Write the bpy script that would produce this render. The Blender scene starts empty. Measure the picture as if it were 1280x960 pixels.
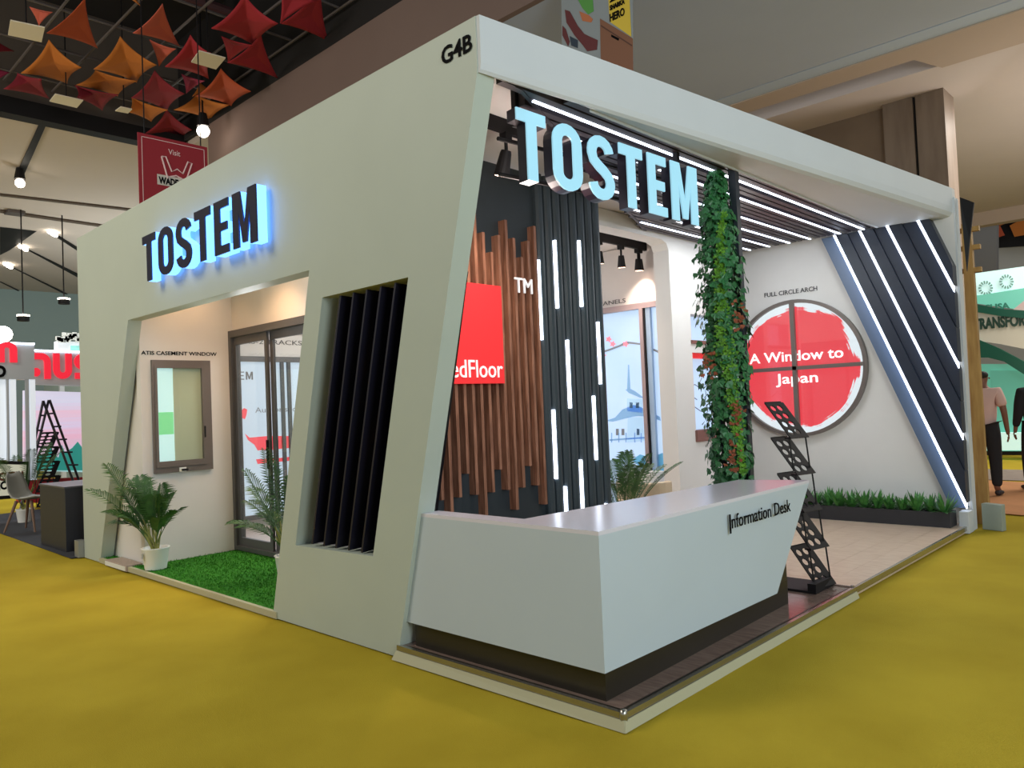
import bpy, bmesh, math, random
from mathutils import Vector, Matrix, noise
from mathutils.geometry import tessellate_polygon
random.seed(7)
S = bpy.context.scene
C = S.collection
# ------------------------------------------------------------------ camera
CAM = Vector((2.1075, -2.8457, 1.4852)); FPX = 952.6
YAW, PIT, ROL = 2.33409, 0.03001, -0.04189
_f = Vector((math.cos(YAW)*math.cos(PIT), math.sin(YAW)*math.cos(PIT), math.sin(PIT)))
_r = Vector((math.sin(YAW), -math.cos(YAW), 0)); _u = _r.cross(_f)
_c, _s = math.cos(ROL), math.sin(ROL)
CR = _c*_r + _s*_u; CU = -_s*_r + _c*_u; CF = _f
cd = bpy.data.cameras.new('camera'); cam = bpy.data.objects.new('camera', cd); C.objects.link(cam)
cd.sensor_width = 36; cd.lens = FPX/1280*36; cd.clip_start = 0.05; cd.clip_end = 200
m = Matrix((CR, CU, -CF)).transposed().to_4x4(); m.translation = CAM; cam.matrix_world = m
S.camera = cam
# ------------------------------------------------------------------ world, exposure, hall lights, added fills
w = bpy.data.worlds.new('world'); S.world = w; w.use_nodes = True
w.node_tree.nodes['Background'].inputs[0].default_value = (0.90, 0.95, 1.0, 1)
w.node_tree.nodes['Background'].inputs[1].default_value = 0.32
S.view_settings.view_transform = 'Standard'; S.view_settings.look = 'None'
S.view_settings.gamma = 1; S.view_settings.exposure = 0.0; S.view_settings.use_curve_mapping = False
def area(name, loc, target, size, power, col, sy=None):
    l = bpy.data.lights.new(name, 'AREA'); l.energy = power; l.color = col; l.size = size
    if sy: l.shape = 'RECTANGLE'; l.size_y = sy
    o = bpy.data.objects.new(name, l); C.objects.link(o); o.location = loc
    o.rotation_euler = (Vector(target)-Vector(loc)).to_track_quat('-Z', 'Y').to_euler(); return o
area('aisle_high_bay_light', (7.0, 2.0, 6.6), (0.3, 2.6, 0.8), 3.5, 130, (0.80, 0.96, 1.0))
area('entrance_high_bay_light', (-4.5, -6.5, 6.8), (-3.5, 0.0, 1.2), 3.5, 70, (1.0, 0.98, 0.88))
area('carpet_high_bay_light', (-6.0, -6.5, 7.4), (-7.0, -3.0, 0), 4, 470, (1.0, 0.92, 0.78))
area('far_hall_light', (-16.0, 2.0, 7.0), (-16, 2, 0), 4, 380, (0.9, 0.97, 1.0))
area('far_left_fill', (-24.0, 9.0, 1.0), (-27, 10, 8), 4, 700, (0.86, 0.97, 1.0))  # added fill aimed upward to brighten the dark far left end
area('right_hall_light', (1.5, 14.0, 6.3), (0, 13, 0), 4, 420, (1.0, 0.95, 0.88))
area('soffit_bounce_fill', (6.5, -2.0, 3.2), (-3.0, 8.0, 7.0), 3, 380, (0.88, 0.98, 1.0))  # added fill standing in for hall bounce on the grey soffit
area('rear_ceiling_bounce_fill', (5.0, 15.0, 3.6), (0.5, 17.0, 7.0), 3, 420, (1.0, 0.93, 0.86))  # no fixture here; added to lift the dark rear ceiling
area('left_ceiling_bounce_fill', (-14.0, -9.0, 3.0), (-20, 0.0, 8.0), 4, 520, (1.0, 0.93, 0.84))  # added upward fill in place of bounce onto the left ceiling
# ------------------------------------------------------------------ helpers
def at(px, py, axis, val):
    d = CF + (px-640)/FPX*CR - (py-480)/FPX*CU
    i = 'xyz'.index(axis); return CAM + d*((val-CAM[i])/d[i])
def lin(c):
    return tuple((v/255/12.92 if v/255 <= .04045 else ((v/255+.055)/1.055)**2.4) for v in c)
MATS = {}
def mat(name, rgb, rough=0.6, metal=0, emit=0, ecol=None, var=0.0, scale=8, bump=0.0, bscale=60, stretch=None, rgb2=None, alpha=None, spec=0.5):
    if name in MATS: return MATS[name]
    M = bpy.data.materials.new(name); M.use_nodes = True; MATS[name] = M
    nt = M.node_tree; b = nt.nodes['Principled BSDF']
    col = lin(rgb) + (1,)
    b.inputs['Base Color'].default_value = col
    b.inputs['Roughness'].default_value = rough; b.inputs['Metallic'].default_value = metal
    b.inputs['Specular IOR Level'].default_value = spec
    if emit:
        b.inputs['Emission Color'].default_value = (lin(ecol) if ecol else lin(rgb)) + (1,)
        b.inputs['Emission Strength'].default_value = emit
    tc = nt.nodes.new('ShaderNodeTexCoord'); mp = nt.nodes.new('ShaderNodeMapping')
    nt.links.new(tc.outputs['Object'], mp.inputs[0])
    if stretch: mp.inputs['Scale'].default_value = stretch
    if var or rgb2:
        n = nt.nodes.new('ShaderNodeTexNoise'); n.inputs['Scale'].default_value = scale; n.inputs['Detail'].default_value = 4
        nt.links.new(mp.outputs[0], n.inputs['Vector'])
        mx = nt.nodes.new('ShaderNodeMix'); mx.data_type = 'RGBA'
        c2 = lin(rgb2) if rgb2 else tuple(v*(1-var) for v in col[:3])
        mx.inputs['A'].default_value = col; mx.inputs['B'].default_value = tuple(c2)+(1,)
        rr = nt.nodes.new('ShaderNodeMapRange'); rr.inputs[1].default_value = .35; rr.inputs[2].default_value = .65
        nt.links.new(n.outputs['Fac'], rr.inputs[0])
        nt.links.new(rr.outputs[0], mx.inputs['Factor']); nt.links.new(mx.outputs['Result'], b.inputs['Base Color'])
    if bump:
        n2 = nt.nodes.new('ShaderNodeTexNoise'); n2.inputs['Scale'].default_value = bscale; n2.inputs['Detail'].default_value = 3
        nt.links.new(mp.outputs[0], n2.inputs['Vector'])
        bp = nt.nodes.new('ShaderNodeBump'); bp.inputs['Strength'].default_value = bump; bp.inputs['Distance'].default_value = 0.01
        nt.links.new(n2.outputs['Fac'], bp.inputs['Height']); nt.links.new(bp.outputs[0], b.inputs['Normal'])
    return M
def glass_mat():
    M = bpy.data.materials.new('clear_glass'); M.use_nodes = True; nt = M.node_tree; nt.nodes.clear()
    o = nt.nodes.new('ShaderNodeOutputMaterial'); mx = nt.nodes.new('ShaderNodeMixShader')
    t = nt.nodes.new('ShaderNodeBsdfTransparent'); t.inputs[0].default_value = (.95, .98, .97, 1)
    g = nt.nodes.new('ShaderNodeBsdfGlossy'); g.inputs['Roughness'].default_value = .02
    lw = nt.nodes.new('ShaderNodeLayerWeight'); lw.inputs[0].default_value = .5
    pw = nt.nodes.new('ShaderNodeMath'); pw.operation = 'POWER'; pw.inputs[1].default_value = 4; nt.links.new(lw.outputs['Facing'], pw.inputs[0])
    f = nt.nodes.new('ShaderNodeMath'); f.operation = 'MULTIPLY_ADD'; f.inputs[1].default_value = .5; f.inputs[2].default_value = .035; nt.links.new(pw.outputs[0], f.inputs[0])
    nt.links.new(f.outputs[0], mx.inputs[0]); nt.links.new(t.outputs[0], mx.inputs[1]); nt.links.new(g.outputs[0], mx.inputs[2])
    nt.links.new(mx.outputs[0], o.inputs[0]); MATS['glass'] = M; return M
glass_mat()

def props(o, label=None, cat=None, group=None, kind=None):
    if label: o['label'] = label
    if cat: o['category'] = cat
    if group: o['group'] = group
    if kind: o['kind'] = kind
    return o
def empty(name, loc, label, cat, group=None, rz=0):
    o = bpy.data.objects.new(name, None); C.objects.link(o); o.empty_display_size = .05
    o.location = loc; o.rotation_euler = (0, 0, rz); return props(o, label, cat, group)
def link(name, me, m, parent=None, local=False, smooth=False, **kw):
    """me in world coords (or local to parent when local=True)"""
    if m is not None and not me.materials: me.materials.append(m)
    if smooth:
        for p in me.polygons: p.use_smooth = True
    o = bpy.data.objects.new(name, me); C.objects.link(o)
    if parent is not None:
        o.parent = parent
        if not local:
            wm = world_of(parent); o.matrix_parent_inverse = wm.inverted()
    return props(o, **kw)
def world_of(o):
    mt = Matrix.LocRotScale(o.location, o.rotation_euler, o.scale)
    if o.parent: return world_of(o.parent) @ o.matrix_parent_inverse @ mt
    return mt
class B:
    """mesh builder"""
    def __init__(s): s.v = []; s.f = []
    def add(s, vs, fs):
        n = len(s.v); s.v += [tuple(v) for v in vs]; s.f += [tuple(i+n for i in f) for f in fs]; return s
    def box(s, a, b):
        x0, y0, z0 = a; x1, y1, z1 = b
        return s.add([(x0,y0,z0),(x1,y0,z0),(x1,y1,z0),(x0,y1,z0),(x0,y0,z1),(x1,y0,z1),(x1,y1,z1),(x0,y1,z1)],
                     [(0,3,2,1),(4,5,6,7),(0,1,5,4),(1,2,6,5),(2,3,7,6),(3,0,4,7)])
    def prism(s, pts, ext, holes=()):
        """polygon of 3d points (with holes) extruded by vector ext"""
        ext = Vector(ext); loops = [[Vector(p) for p in pts]] + [[Vector(p) for p in h] for h in holes]
        flat = [p for l in loops for p in l]; N = len(flat)
        tris = tessellate_polygon(loops)
        fs = []
        for t in tris:
            nrm = (flat[t[1]]-flat[t[0]]).cross(flat[t[2]]-flat[t[0]])
            if nrm.length < 1e-12: continue
            if nrm.dot(ext) > 0: t = (t[0], t[2], t[1])
            fs.append(tuple(t)); fs.append(tuple(i+N for i in reversed(t)))
        k = 0
        for l in loops:
            n = len(l)
            for i in range(n):
                a, b = k+i, k+(i+1) % n; fs.append((a, b, b+N, a+N))
            k += n
        s.add(flat+[p+ext for p in flat], fs); return s
    def tube(s, pts, r, n=8, caps=True):
        pts = [Vector(p) for p in pts]; rs = r if isinstance(r, (list, tuple)) else [r]*len(pts)
        base = len(s.v); ref = None
        for i, p in enumerate(pts):
            t = (pts[min(i+1, len(pts)-1)]-pts[max(i-1, 0)])
            if t.length < 1e-9: t = Vector((0,0,1))
            t.normalize()
            if ref is None: ref = Vector((0,0,1)) if abs(t.z) < .9 else Vector((1,0,0))
            a = t.cross(ref); 
            if a.length < 1e-6: a = t.cross(Vector((0,1,.1)))
            a.normalize(); b = t.cross(a); ref = -b if abs(b.dot(ref))>1e9 else ref
            for k in range(n):
                an = 2*math.pi*k/n; s.v.append(tuple(p+(a*math.cos(an)+b*math.sin(an))*rs[i]))
        for i in range(len(pts)-1):
            for k in range(n):
                s.f.append((base+i*n+k, base+i*n+(k+1)%n, base+(i+1)*n+(k+1)%n, base+(i+1)*n+k))
        if caps:
            s.f.append(tuple(base+k for k in reversed(range(n)))); e = base+(len(pts)-1)*n
            s.f.append(tuple(e+k for k in range(n)))
        return s
    def lathe(s, prof, c=(0,0,0), n=24):
        base = len(s.v)
        for r, z in prof:
            for k in range(n):
                a = 2*math.pi*k/n; s.v.append((c[0]+r*math.cos(a), c[1]+r*math.sin(a), c[2]+z))
        for i in range(len(prof)-1):
            for k in range(n):
                s.f.append((base+i*n+k, base+i*n+(k+1)%n, base+(i+1)*n+(k+1)%n, base+(i+1)*n+k))
        return s
    def mesh(s, fix=True, bevel=0):
        me = bpy.data.meshes.new('m'); me.from_pydata(s.v, [], s.f)
        if fix or bevel:
            bm = bmesh.new(); bm.from_mesh(me)
            if fix: bmesh.ops.recalc_face_normals(bm, faces=bm.faces)
            if bevel: bmesh.ops.bevel(bm, geom=[e for e in bm.edges if len(e.link_faces) == 2 and e.calc_face_angle(0) > .5], offset=bevel, segments=2, affect='EDGES', profile=.5)
            bm.to_mesh(me); bm.free()
        me.validate(); return me
    def out(s, name, m, parent=None, bevel=0, smooth=False, local=False, fix=True, **kw):
        return link(name, s.mesh(fix, bevel), m, parent, local, smooth, **kw)
def box(name, a, b, m, parent=None, bevel=0, **kw): return B().box(a, b).out(name, m, parent, bevel, **kw)
def Y(pts, y): return [(p[0], y, p[1]) for p in pts]       # (x, z) points on a plane facing -Y
def X(pts, x): return [(x, p[0], p[1]) for p in pts]       # (y, z) points on a plane facing +X
def copy_tree(o, parent=None):
    c = o.copy(); C.objects.link(c)
    if parent is not None: c.parent = parent
    for ch in list(o.children): copy_tree(ch, c)
    return c
def text_mesh(s, size, extrude=.004, cx=1.0, bold=0.0, align='LEFT', spacing=1.0):
    cu = bpy.data.curves.new('t', 'FONT'); cu.body = s; cu.size = size; cu.extrude = extrude
    cu.offset = bold; cu.align_x = align; cu.resolution_u = 3; cu.space_character = spacing
    o = bpy.data.objects.new('t', cu); C.objects.link(o)
    me = bpy.data.meshes.new_from_object(o.evaluated_get(bpy.context.evaluated_depsgraph_get()))
    bpy.data.objects.remove(o); me.materials.clear()
    me.transform(Matrix.Diagonal((cx, 1, 1, 1))); return me
def text(name, s, loc, size, m, facing, parent=None, width=None, **kw):
    """facing: unit vector out of the wall; baseline horizontal"""
    tk = {k: kw.pop(k) for k in ('extrude', 'cx', 'bold', 'align', 'spacing') if k in kw}
    me = text_mesh(s, size, **tk)
    if width:
        xs = [v.co.x for v in me.vertices]; k = width/(max(xs)-min(xs)); me.transform(Matrix.Diagonal((k, 1, 1, 1)))
        x0 = min(v.co.x for v in me.vertices); me.transform(Matrix.Translation((-x0, 0, 0)))
    n = Vector(facing).normalized(); up = Vector((0,0,1)); rt = up.cross(n)
    R = Matrix((rt, up, n)).transposed().to_4x4(); R.translation = Vector(loc); me.transform(R)
    return link(name, me, m, parent, **kw)
# stroke glyphs: outlines in (u, v) 0..w x 0..1
def stroke(path, t, closed=False):
    n = len(path); L = []; R = []
    for i, p in enumerate(path):
        a = Vector(path[(i-1) % n] if closed or i > 0 else p); b = Vector(path[(i+1) % n] if closed or i < n-1 else p)
        d = (b-a).normalized(); q = Vector((-d.y, d.x)); p = Vector(p)
        L.append(tuple(p+q*t/2)); R.append(tuple(p-q*t/2))
    return (L, R)
def arc(cx, cy, rx, ry, a0, a1, n=10):
    return [(cx+rx*math.cos(math.radians(a0+(a1-a0)*i/n)), cy+ry*math.sin(math.radians(a0+(a1-a0)*i/n))) for i in range(n+1)]
def glyph(ch, t=.17):
    """returns (width, outer, holes)"""
    if ch == 'T': w_ = .50; return w_, [(0,1),(0,1-t),(w_/2-t/2,1-t),(w_/2-t/2,0),(w_/2+t/2,0),(w_/2+t/2,1-t),(w_,1-t),(w_,1)], []
    if ch == 'E': w_ = .42; return w_, [(0,0),(0,1),(w_,1),(w_,1-t*.9),(t,1-t*.9),(t,.5+t*.45),(w_*.9,.5+t*.45),(w_*.9,.5-t*.45),(t,.5-t*.45),(t,t*.9),(w_,t*.9),(w_,0)], []
    if ch == 'M': w_ = .64; return w_, [(0,0),(0,1),(t*1.25,1),(w_/2,.36),(w_-t*1.25,1),(w_,1),(w_,0),(w_-t,0),(w_-t,.66),(w_/2+.06,.06),(w_/2-.06,.06),(t,.66),(t,0)], []
    if ch == 'O':
        w_ = .54; r = w_/2
        o = arc(r,1-r,r,r,0,180)+arc(r,r,r,r,180,360); ri = r-t
        h = arc(r,1-r,ri,ri*1.0,0,180)+arc(r,r,ri,ri*1.0,180,360); return w_, o, [h]
    if ch == 'S':
        w_ = .52; r = (w_-t)/2; h = t/2
        p = arc(h+r, 1-h-r, r, r, 5, 180, 8) + [(h, .70), (h+.03, .60), (h+r*.75, .52), (h+r*1.3, .46), (w_-h-.03, .38), (w_-h, .29)] + arc(h+r, h+r, r, r, 0, -175, 8)
        L, R = stroke(p, t); return w_, L+R[::-1], []
    if ch == 'u':
        w_ = .72; r = (w_-t)/2; p = [(t/2,1),(t/2,.7)]+arc(w_/2, t/2+r, r, r, 180, 360, 10)+[(w_-t/2,.7),(w_-t/2,1)]
        L, R = stroke(p, t); return w_, L+R[::-1], []
    if ch == 'n':
        w_ = .72; r = (w_-t)/2; p = [(t/2,0),(t/2,.4)]+arc(w_/2, 1-t/2-r, r, r, 180, 0, 10)+[(w_-t/2,.4),(w_-t/2,0)]
        L, R = stroke(p, t); return w_, L+R[::-1], []
    if ch == 's':
        w_ = .70; h = t/2; r = .25-h/1
        r = (1-t)/4
        p = [(w_-h*.4,1-h)]+arc(h+r,1-h-r,r,r,90,270,8)+arc(w_-h-r,h+r,r,r,90,-90,8)+[(0.02,h)]
        L, R = stroke(p, t); return w_, L+R[::-1], []
    if ch == 'a':
        w_ = .72; r = (w_-t)/2
        p = [(0,1-t/2),(w_/2,1-t/2)]+arc(w_/2,1-t/2-r,r,r,80,0,6)+[(w_-t/2,.4),(w_-t/2,0)]
        L, R = stroke(p, t); return w_, L+R[::-1], []

# ------------------------------------------------------------------ materials
WHITE = mat('white_laminate', (179, 189, 179), .55, var=.03, scale=2)
BEAMW = mat('white_painted_board', (200, 204, 208), .6, var=.03, scale=2)
CREAM = mat('cream_painted_wall', (216, 213, 210), .7, var=.03, scale=3)
INWALL = mat('interior_off_white_wall', (218, 212, 208), .7, var=.03, scale=3)
DARK = mat('dark_slate_board', (46, 53, 58), .5, var=.1, scale=4)
DARKS = mat('dark_slate_batten', (52, 62, 68), .5)
PLANK = mat('navy_charcoal_board', (34, 42, 58), .45, var=.12, scale=5, stretch=(1, 1, .3))
BAND = mat('led_glow_painted_board', (80, 96, 120), .4)  # dark edge board with the LED glow painted into its colour
BLACK = mat('black_gloss', (14, 14, 20), .35)
BLADE = mat('black_blade', (26, 25, 40), .42)
NEARBLK = mat('dark_brown_plinth', (38, 34, 28), .35)
WOOD = mat('walnut_slat_wood', (162, 112, 88), .5, rgb2=(118, 76, 56), scale=9, stretch=(6, 6, .5), bump=.15)
WOODB = mat('dark_recess_wood', (70, 42, 34), .6)
LED = mat('cool_white_led', (235, 240, 255), .4, emit=5.5, ecol=(225, 236, 255))
RED = mat('bright_red_acrylic', (232, 48, 52), .35, emit=.35)
WHTXT = mat('white_letter', (240, 236, 236), .4, emit=.5)
NAVY = mat('navy_letter_face', (22, 28, 54), .35)
GLOWB = mat('lit_acrylic_blue', (130, 210, 250), .4, emit=2.7, ecol=(98, 152, 255))
GLOWF = mat('lit_acrylic_face', (120, 170, 190), .35, emit=.62, ecol=(172, 226, 246))
BLKTXT = mat('black_vinyl_letter', (12, 12, 15), .85, spec=.1)
GREYTXT = mat('dark_grey_vinyl_letter', (62, 60, 62), .5)
FRAME = mat('taupe_aluminium_frame', (112, 103, 98), .4, metal=.3)
FRAMED = mat('grey_aluminium_frame', (88, 88, 90), .4, metal=.3)
ALU = mat('brushed_aluminium', (180, 176, 166), .25, metal=.9)
GLASS = MATS['glass']
BLKMET = mat('black_painted_metal', (22, 20, 22), .6, spec=.25)
STEEL = mat('dark_steel_post', (44, 50, 60), .45)
CARPET = mat('yellow_carpet', (182, 160, 48), .95, rgb2=(168, 146, 40), scale=1.2, bump=.5, bscale=240, spec=.1)
GRASS = mat('green_turf', (62, 130, 42), .95, rgb2=(42, 98, 30), scale=22, spec=.1)
POT = mat('white_plastic_pot', (226, 228, 224), .4)
SOIL = mat('dark_soil', (50, 38, 28), .9)
LEAFA = mat('palm_leaf_green', (62, 104, 44), .5, rgb2=(40, 78, 36), scale=14)
LEAFB = mat('ivy_leaf_green', (54, 122, 66), .45, rgb2=(30, 84, 46), scale=9)
LEAFC = mat('fern_yellow_green', (104, 160, 40), .5, rgb2=(70, 128, 30), scale=20)
LEAFD = mat('planter_leaf_green', (88, 150, 72), .45, rgb2=(54, 106, 50), scale=16)
STEMG = mat('palm_stem_yellow_green', (128, 132, 66), .6)
BROWNL = mat('dried_brown_leaf', (140, 74, 44), .7)

# ------------------------------------------------------------------ hall floor
def carpet():
    b = B(); xs = [-42+i*2 for i in range(13)]+[-17+i*.28 for i in range(82)]+[6+i*3 for i in range(5)]
    ys = [-14, -10, -7.5]+[-6+i*.28 for i in range(58)]+[10.5+i*2.5 for i in range(13)]
    for x in xs:
        for y in ys:
            z = 0.0
            if -17 < x < 6 and -6 < y < 10.5:
                inside = (-7.6 < x < .06 and -.06 < y < 6.4)
                n = noise.noise(Vector((x*.45, y*.45, 3)))*.02+noise.noise(Vector((x*1.9, y*.8, 1)))*.012
                z = -.012 if inside else max(-.01, n)
            b.v.append((x, y, z-.004))
    n = len(ys)
    for i in range(len(xs)-1):
        for j in range(n-1): b.f.append((i*n+j, (i+1)*n+j, (i+1)*n+j+1, i*n+j+1))
    b.out('floor', CARPET, smooth=True, kind='structure', label='mustard yellow exhibition carpet with soft wrinkles')
carpet()
TANC = mat('tan_aisle_carpet', (196, 136, 88), .95, var=.12, scale=3)
PARQ = mat('grey_brown_parquet', (150, 132, 122), .6, rgb2=(124, 104, 96), scale=5, stretch=(1, 6, 1))
B().prism([(-4.5,8.6,-.002),(.2,7.5,-.002),(3.2,10.2,-.002),(-1.2,11.2,-.002),(-4.5,10.2,-.002)],(0,0,.006)).out('tan_carpet_patch', TANC, label='tan brown carpet patch laid over the yellow carpet under the man in the pink shirt', cat='carpet')
box('floor_parquet', (-4.2, 11.2, 0), (4.5, 13.0, .008), PARQ, label='grey brown parquet strip laid behind the tan carpet patch', cat='flooring')
CHARC = mat('charcoal_carpet', (52, 54, 62), .95, var=.1, scale=6)
B().prism([(-13.4,-.05,0),(-7.42,-.12,0),(-7.42,3.6,0),(-14,3.6,0)],(0,0,.006)).out('charcoal_carpet', CHARC, label='charcoal carpet rectangle under the grey chair and black counter', cat='carpet')

# ------------------------------------------------------------------ booth platform
PZ = .07
GLOSSF = mat('glossy_brown_laminate', (128, 108, 98), .12, rgb2=(112, 92, 84), scale=4, stretch=(2, 14, 1))
LIGHTF = mat('light_oak_laminate', (214, 192, 170), .3, rgb2=(196, 170, 146), scale=5, stretch=(1.5, 12, 1))
box('floor_glossy_front', (-2.0, .012, .0), (-.012, 2.85, PZ), GLOSSF, kind='structure', label='glossy brown laminate platform under the desk')
# rear floor: laminate planks, nearest ones built one by one
fl = box('floor_oak_rear', (-7.2, 2.87, .0), (-.012, 6.2, PZ-.012), LIGHTF, kind='structure', label='light oak laminate floor at the rear of the booth')
for i in range(9):
    x1 = -.014-i*.2; y = 2.87-((i*.53) % 1.2)
    while y < 6.19:
        a = max(y, 2.872); e = min(y+1.2, 6.19)
        if e-a > .05: box('floor_plank', (x1-.198, a, PZ-.012), (x1, e-.002, PZ-random.uniform(0,.0008)), LIGHTF, fl)
        y += 1.2
box('floor_oak_inner', (-7.2, 2.88, PZ-.012), (-1.82, 6.19, PZ-.001), LIGHTF, fl)
PINKF = mat('pinkish_inner_floor', (196, 176, 168), .3, var=.08, scale=3)
box('floor_showroom', (-7.2, 1.12, .0), (-2.02, 2.865, PZ-.004), PINKF, kind='structure', label='pale pinkish showroom floor behind the glass door')
gr = box('floor_turf_base', (-6.9, .02, 0), (-3.0, 1.1, .045), GRASS, kind='structure', label='artificial turf in the entrance recess')
def turf():
    b = B()
    for i in range(9000):
        x = random.uniform(-6.85, -3.05); y = random.uniform(.03, 1.08); a = random.uniform(0, 6.28); h = random.uniform(.012, .022); l = random.uniform(-.008, .008)
        dx, dy = math.cos(a)*.004, math.sin(a)*.004
        b.add([(x-dx, y-dy, .045), (x+dx, y+dy, .045), (x+l, y+l, .045+h)], [(0,1,2)])
    b.out('turf_blades', GRASS, fix=False, label='green artificial turf blades in the entrance recess', cat='grass', kind='stuff')
turf()
# platform edge
SKIRT = mat('cream_cloth_skirt', (176, 172, 142), .9)
e = empty('platform_edge_trim', (0, 0, 0), 'aluminium edge profile with cream skirt round the glossy platform corner', 'edging')
B().box((-1.66, -.012, .045), (.0, .012, PZ+.006)).out('profile_rail', ALU, e)
B().box((-.012, .0, .045), (.012, 2.86, PZ+.006)).out('profile_rail', ALU, e)
B().box((-.45, 2.85, .045), (.0, 2.872, PZ+.008)).out('profile_rail', ALU, e)
B().box((-.012, 2.872, .03), (.01, 6.15, PZ+.004)).out('profile_rail', ALU, e)
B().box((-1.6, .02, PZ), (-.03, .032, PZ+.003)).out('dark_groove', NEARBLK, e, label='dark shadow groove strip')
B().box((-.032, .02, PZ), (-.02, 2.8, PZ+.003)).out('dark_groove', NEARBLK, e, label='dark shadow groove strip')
B().prism([(-1.66,-.014,.045),(0.014,-.014,.045),(.03,-.035,.0),(-1.66,-.05,.0)],(0,-.004,0)).out('skirt', SKIRT, e, label='cream cloth skirt')
B().prism([(.014,-.014,.045),(.014,2.86,.045),(.03,2.86,.0),(.03,-.035,.0)],(.004,0,0)).out('skirt', SKIRT, e, label='cream cloth skirt')
b = B().lathe([(.0,.09),(.016,.088),(.02,.07),(.02,.035),(0,.03)], (.0,-.0,0), 12); b.out('corner_cap', ALU, e, smooth=True)
b = B().tube([(-.012,2.861,.02),(-.012,2.861,.085)], .014, 10).out('corner_cap', ALU, e)
# front cream strip along entrance
box('threshold_strip', (-6.85, -.012, .0), (-3.1, .02, .048), SKIRT, label='cream edging strip along the front of the turf', cat='edging')

# ------------------------------------------------------------------ booth shell
H = 3.6
outer = [(-7.36,0),(-6.86,0),(-5.87,2.51),(-2.51,2.49),(-3.17,0),(-1.665,0),(-.775,3.30),(-.775,H),(-7.36,H)]
hole = [(-2.36,2.28),(-1.43,2.28),(-1.885,.585),(-2.815,.565)]
B().prism(Y(outer, 0), (0,.13,0), [Y(hole, 0)]).out('wall_left', WHITE, kind='structure', label='tall white booth side panel with slanted openings')
# beam to the right, angled, with shallow soffit
u = Vector((.75, 6.2, 0)).normalized(); nI = Vector((-u.y, u.x, 0))
beam = B()
# face: outer top edge, lower edge; soffit with soft rounded transition
prof = [(0.0,3.60),(0.0,3.40),(.004,3.34),(.02,3.305),(.05,3.29)]
N = 24; rows = []
for i in range(N+1):
    t = .0008+(1-.0008)*i/N; base = Vector((-.75+.75*t, 6.2*t, 0)); xin = min(-.705, base.x-.05); soff = base.x-xin
    row = []
    for (d, z) in prof:
        dd = min(d*(.35+1.4*t), soff*.5); row.append((base.x-dd, base.y, z))
    row.append((xin, base.y, 3.30)); row.append((xin, base.y, 3.60)); rows.append(row)
k = len(rows[0])
for r in rows: beam.v += r
for i in range(N):
    for j in range(k):
        a, c = i*k+j, i*k+(j+1) % k
        beam.f.append((a, c, c+k, a+k))
beam.f.append(tuple(range(k))); beam.f.append(tuple(N*k+j for j in reversed(range(k))))
beam.out('trim_1', BEAMW, kind='structure', label='angled white front beam with shallow soffit')
# ceiling over the booth
box('ceiling', (-7.36, .13, 3.43), (-.81, 6.2, 3.56), CREAM, kind='structure', label='off white ceiling of the booth')
# end walls
box('wall_far_left', (-7.36, .13, 0), (-7.28, 6.3, H), INWALL, kind='structure', label='far side wall of the booth')
box('wall_back', (-7.36, 6.2, 0), (0, 6.3, H), CREAM, kind='structure', label='cream back wall with the round window')
# entrance recess walls
W1 = box('wall_entrance_side', (-6.05, .13, 0), (-5.95, 1.14, 3.42), CREAM, kind='structure', label='cream side wall of the entrance recess')
box('wall_entrance_return', (-7.28, .15, .0), (-6.05, .22, 3.42), CREAM, kind='structure', label='return behind the slanted entrance leg')
B().prism([(-3.14,.13,0),(-2.465,.13,2.55),(-2.465,.13,3.42),(-2.455,.13,3.42),(-2.455,.13,2.55),(-3.13,.13,0)], (0,.96,0)).out('wall_entrance_right', CREAM, kind='structure', label='slanted right side wall of the entrance recess')
box('wall_over_door', (-5.95, 1.12, 2.44), (-2.45, 1.2, 3.42), CREAM, kind='structure', label='cream panel above the glass door')
rp = box('entrance_step', (-6.62, -.03, 0), (-6.02, .14, .06), mat('step_greige', (168,150,138), .6), label='low greige step block beside the white plant pot', cat='step', bevel=.004)
box('step_face', (-6.60, -.036, .008), (-6.04, -.028, .05), POT, rp, label='white front edge')
# blade screen
ls = empty('blade_screen', (-2.1, .07, .57), 'six tall black vertical blades in the slanted side panel opening', 'screen')
for i in range(6):
    t0 = (i+1.3)/6.3
    xb = -2.815+.93*t0; xt = -2.36+.93*t0
    B().prism([(xb-.012,.02,.588),(xt-.012,.02,2.27),(xt-.07,.30,2.27),(xb-.07,.30,.588)], (.014,.002,0)).out('blade', BLADE, ls)
B().prism([(-2.85,.13,.53),(-1.88,.13,.53),(-1.41,.13,2.31),(-2.37,.13,2.31)], (0,.29,0), [[(-2.815,.13,.566),(-1.885,.13,.586),(-1.43,.13,2.28),(-2.36,.13,2.28)]]).out('liner', mat('white_liner', (226,224,232), .5), ls, label='white box liner')
B().prism([(-2.90,.425,.5),(-1.85,.425,.5),(-1.38,.425,2.35),(-2.42,.425,2.35)], (0,.02,0)).out('backing', BLACK, ls)
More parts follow.
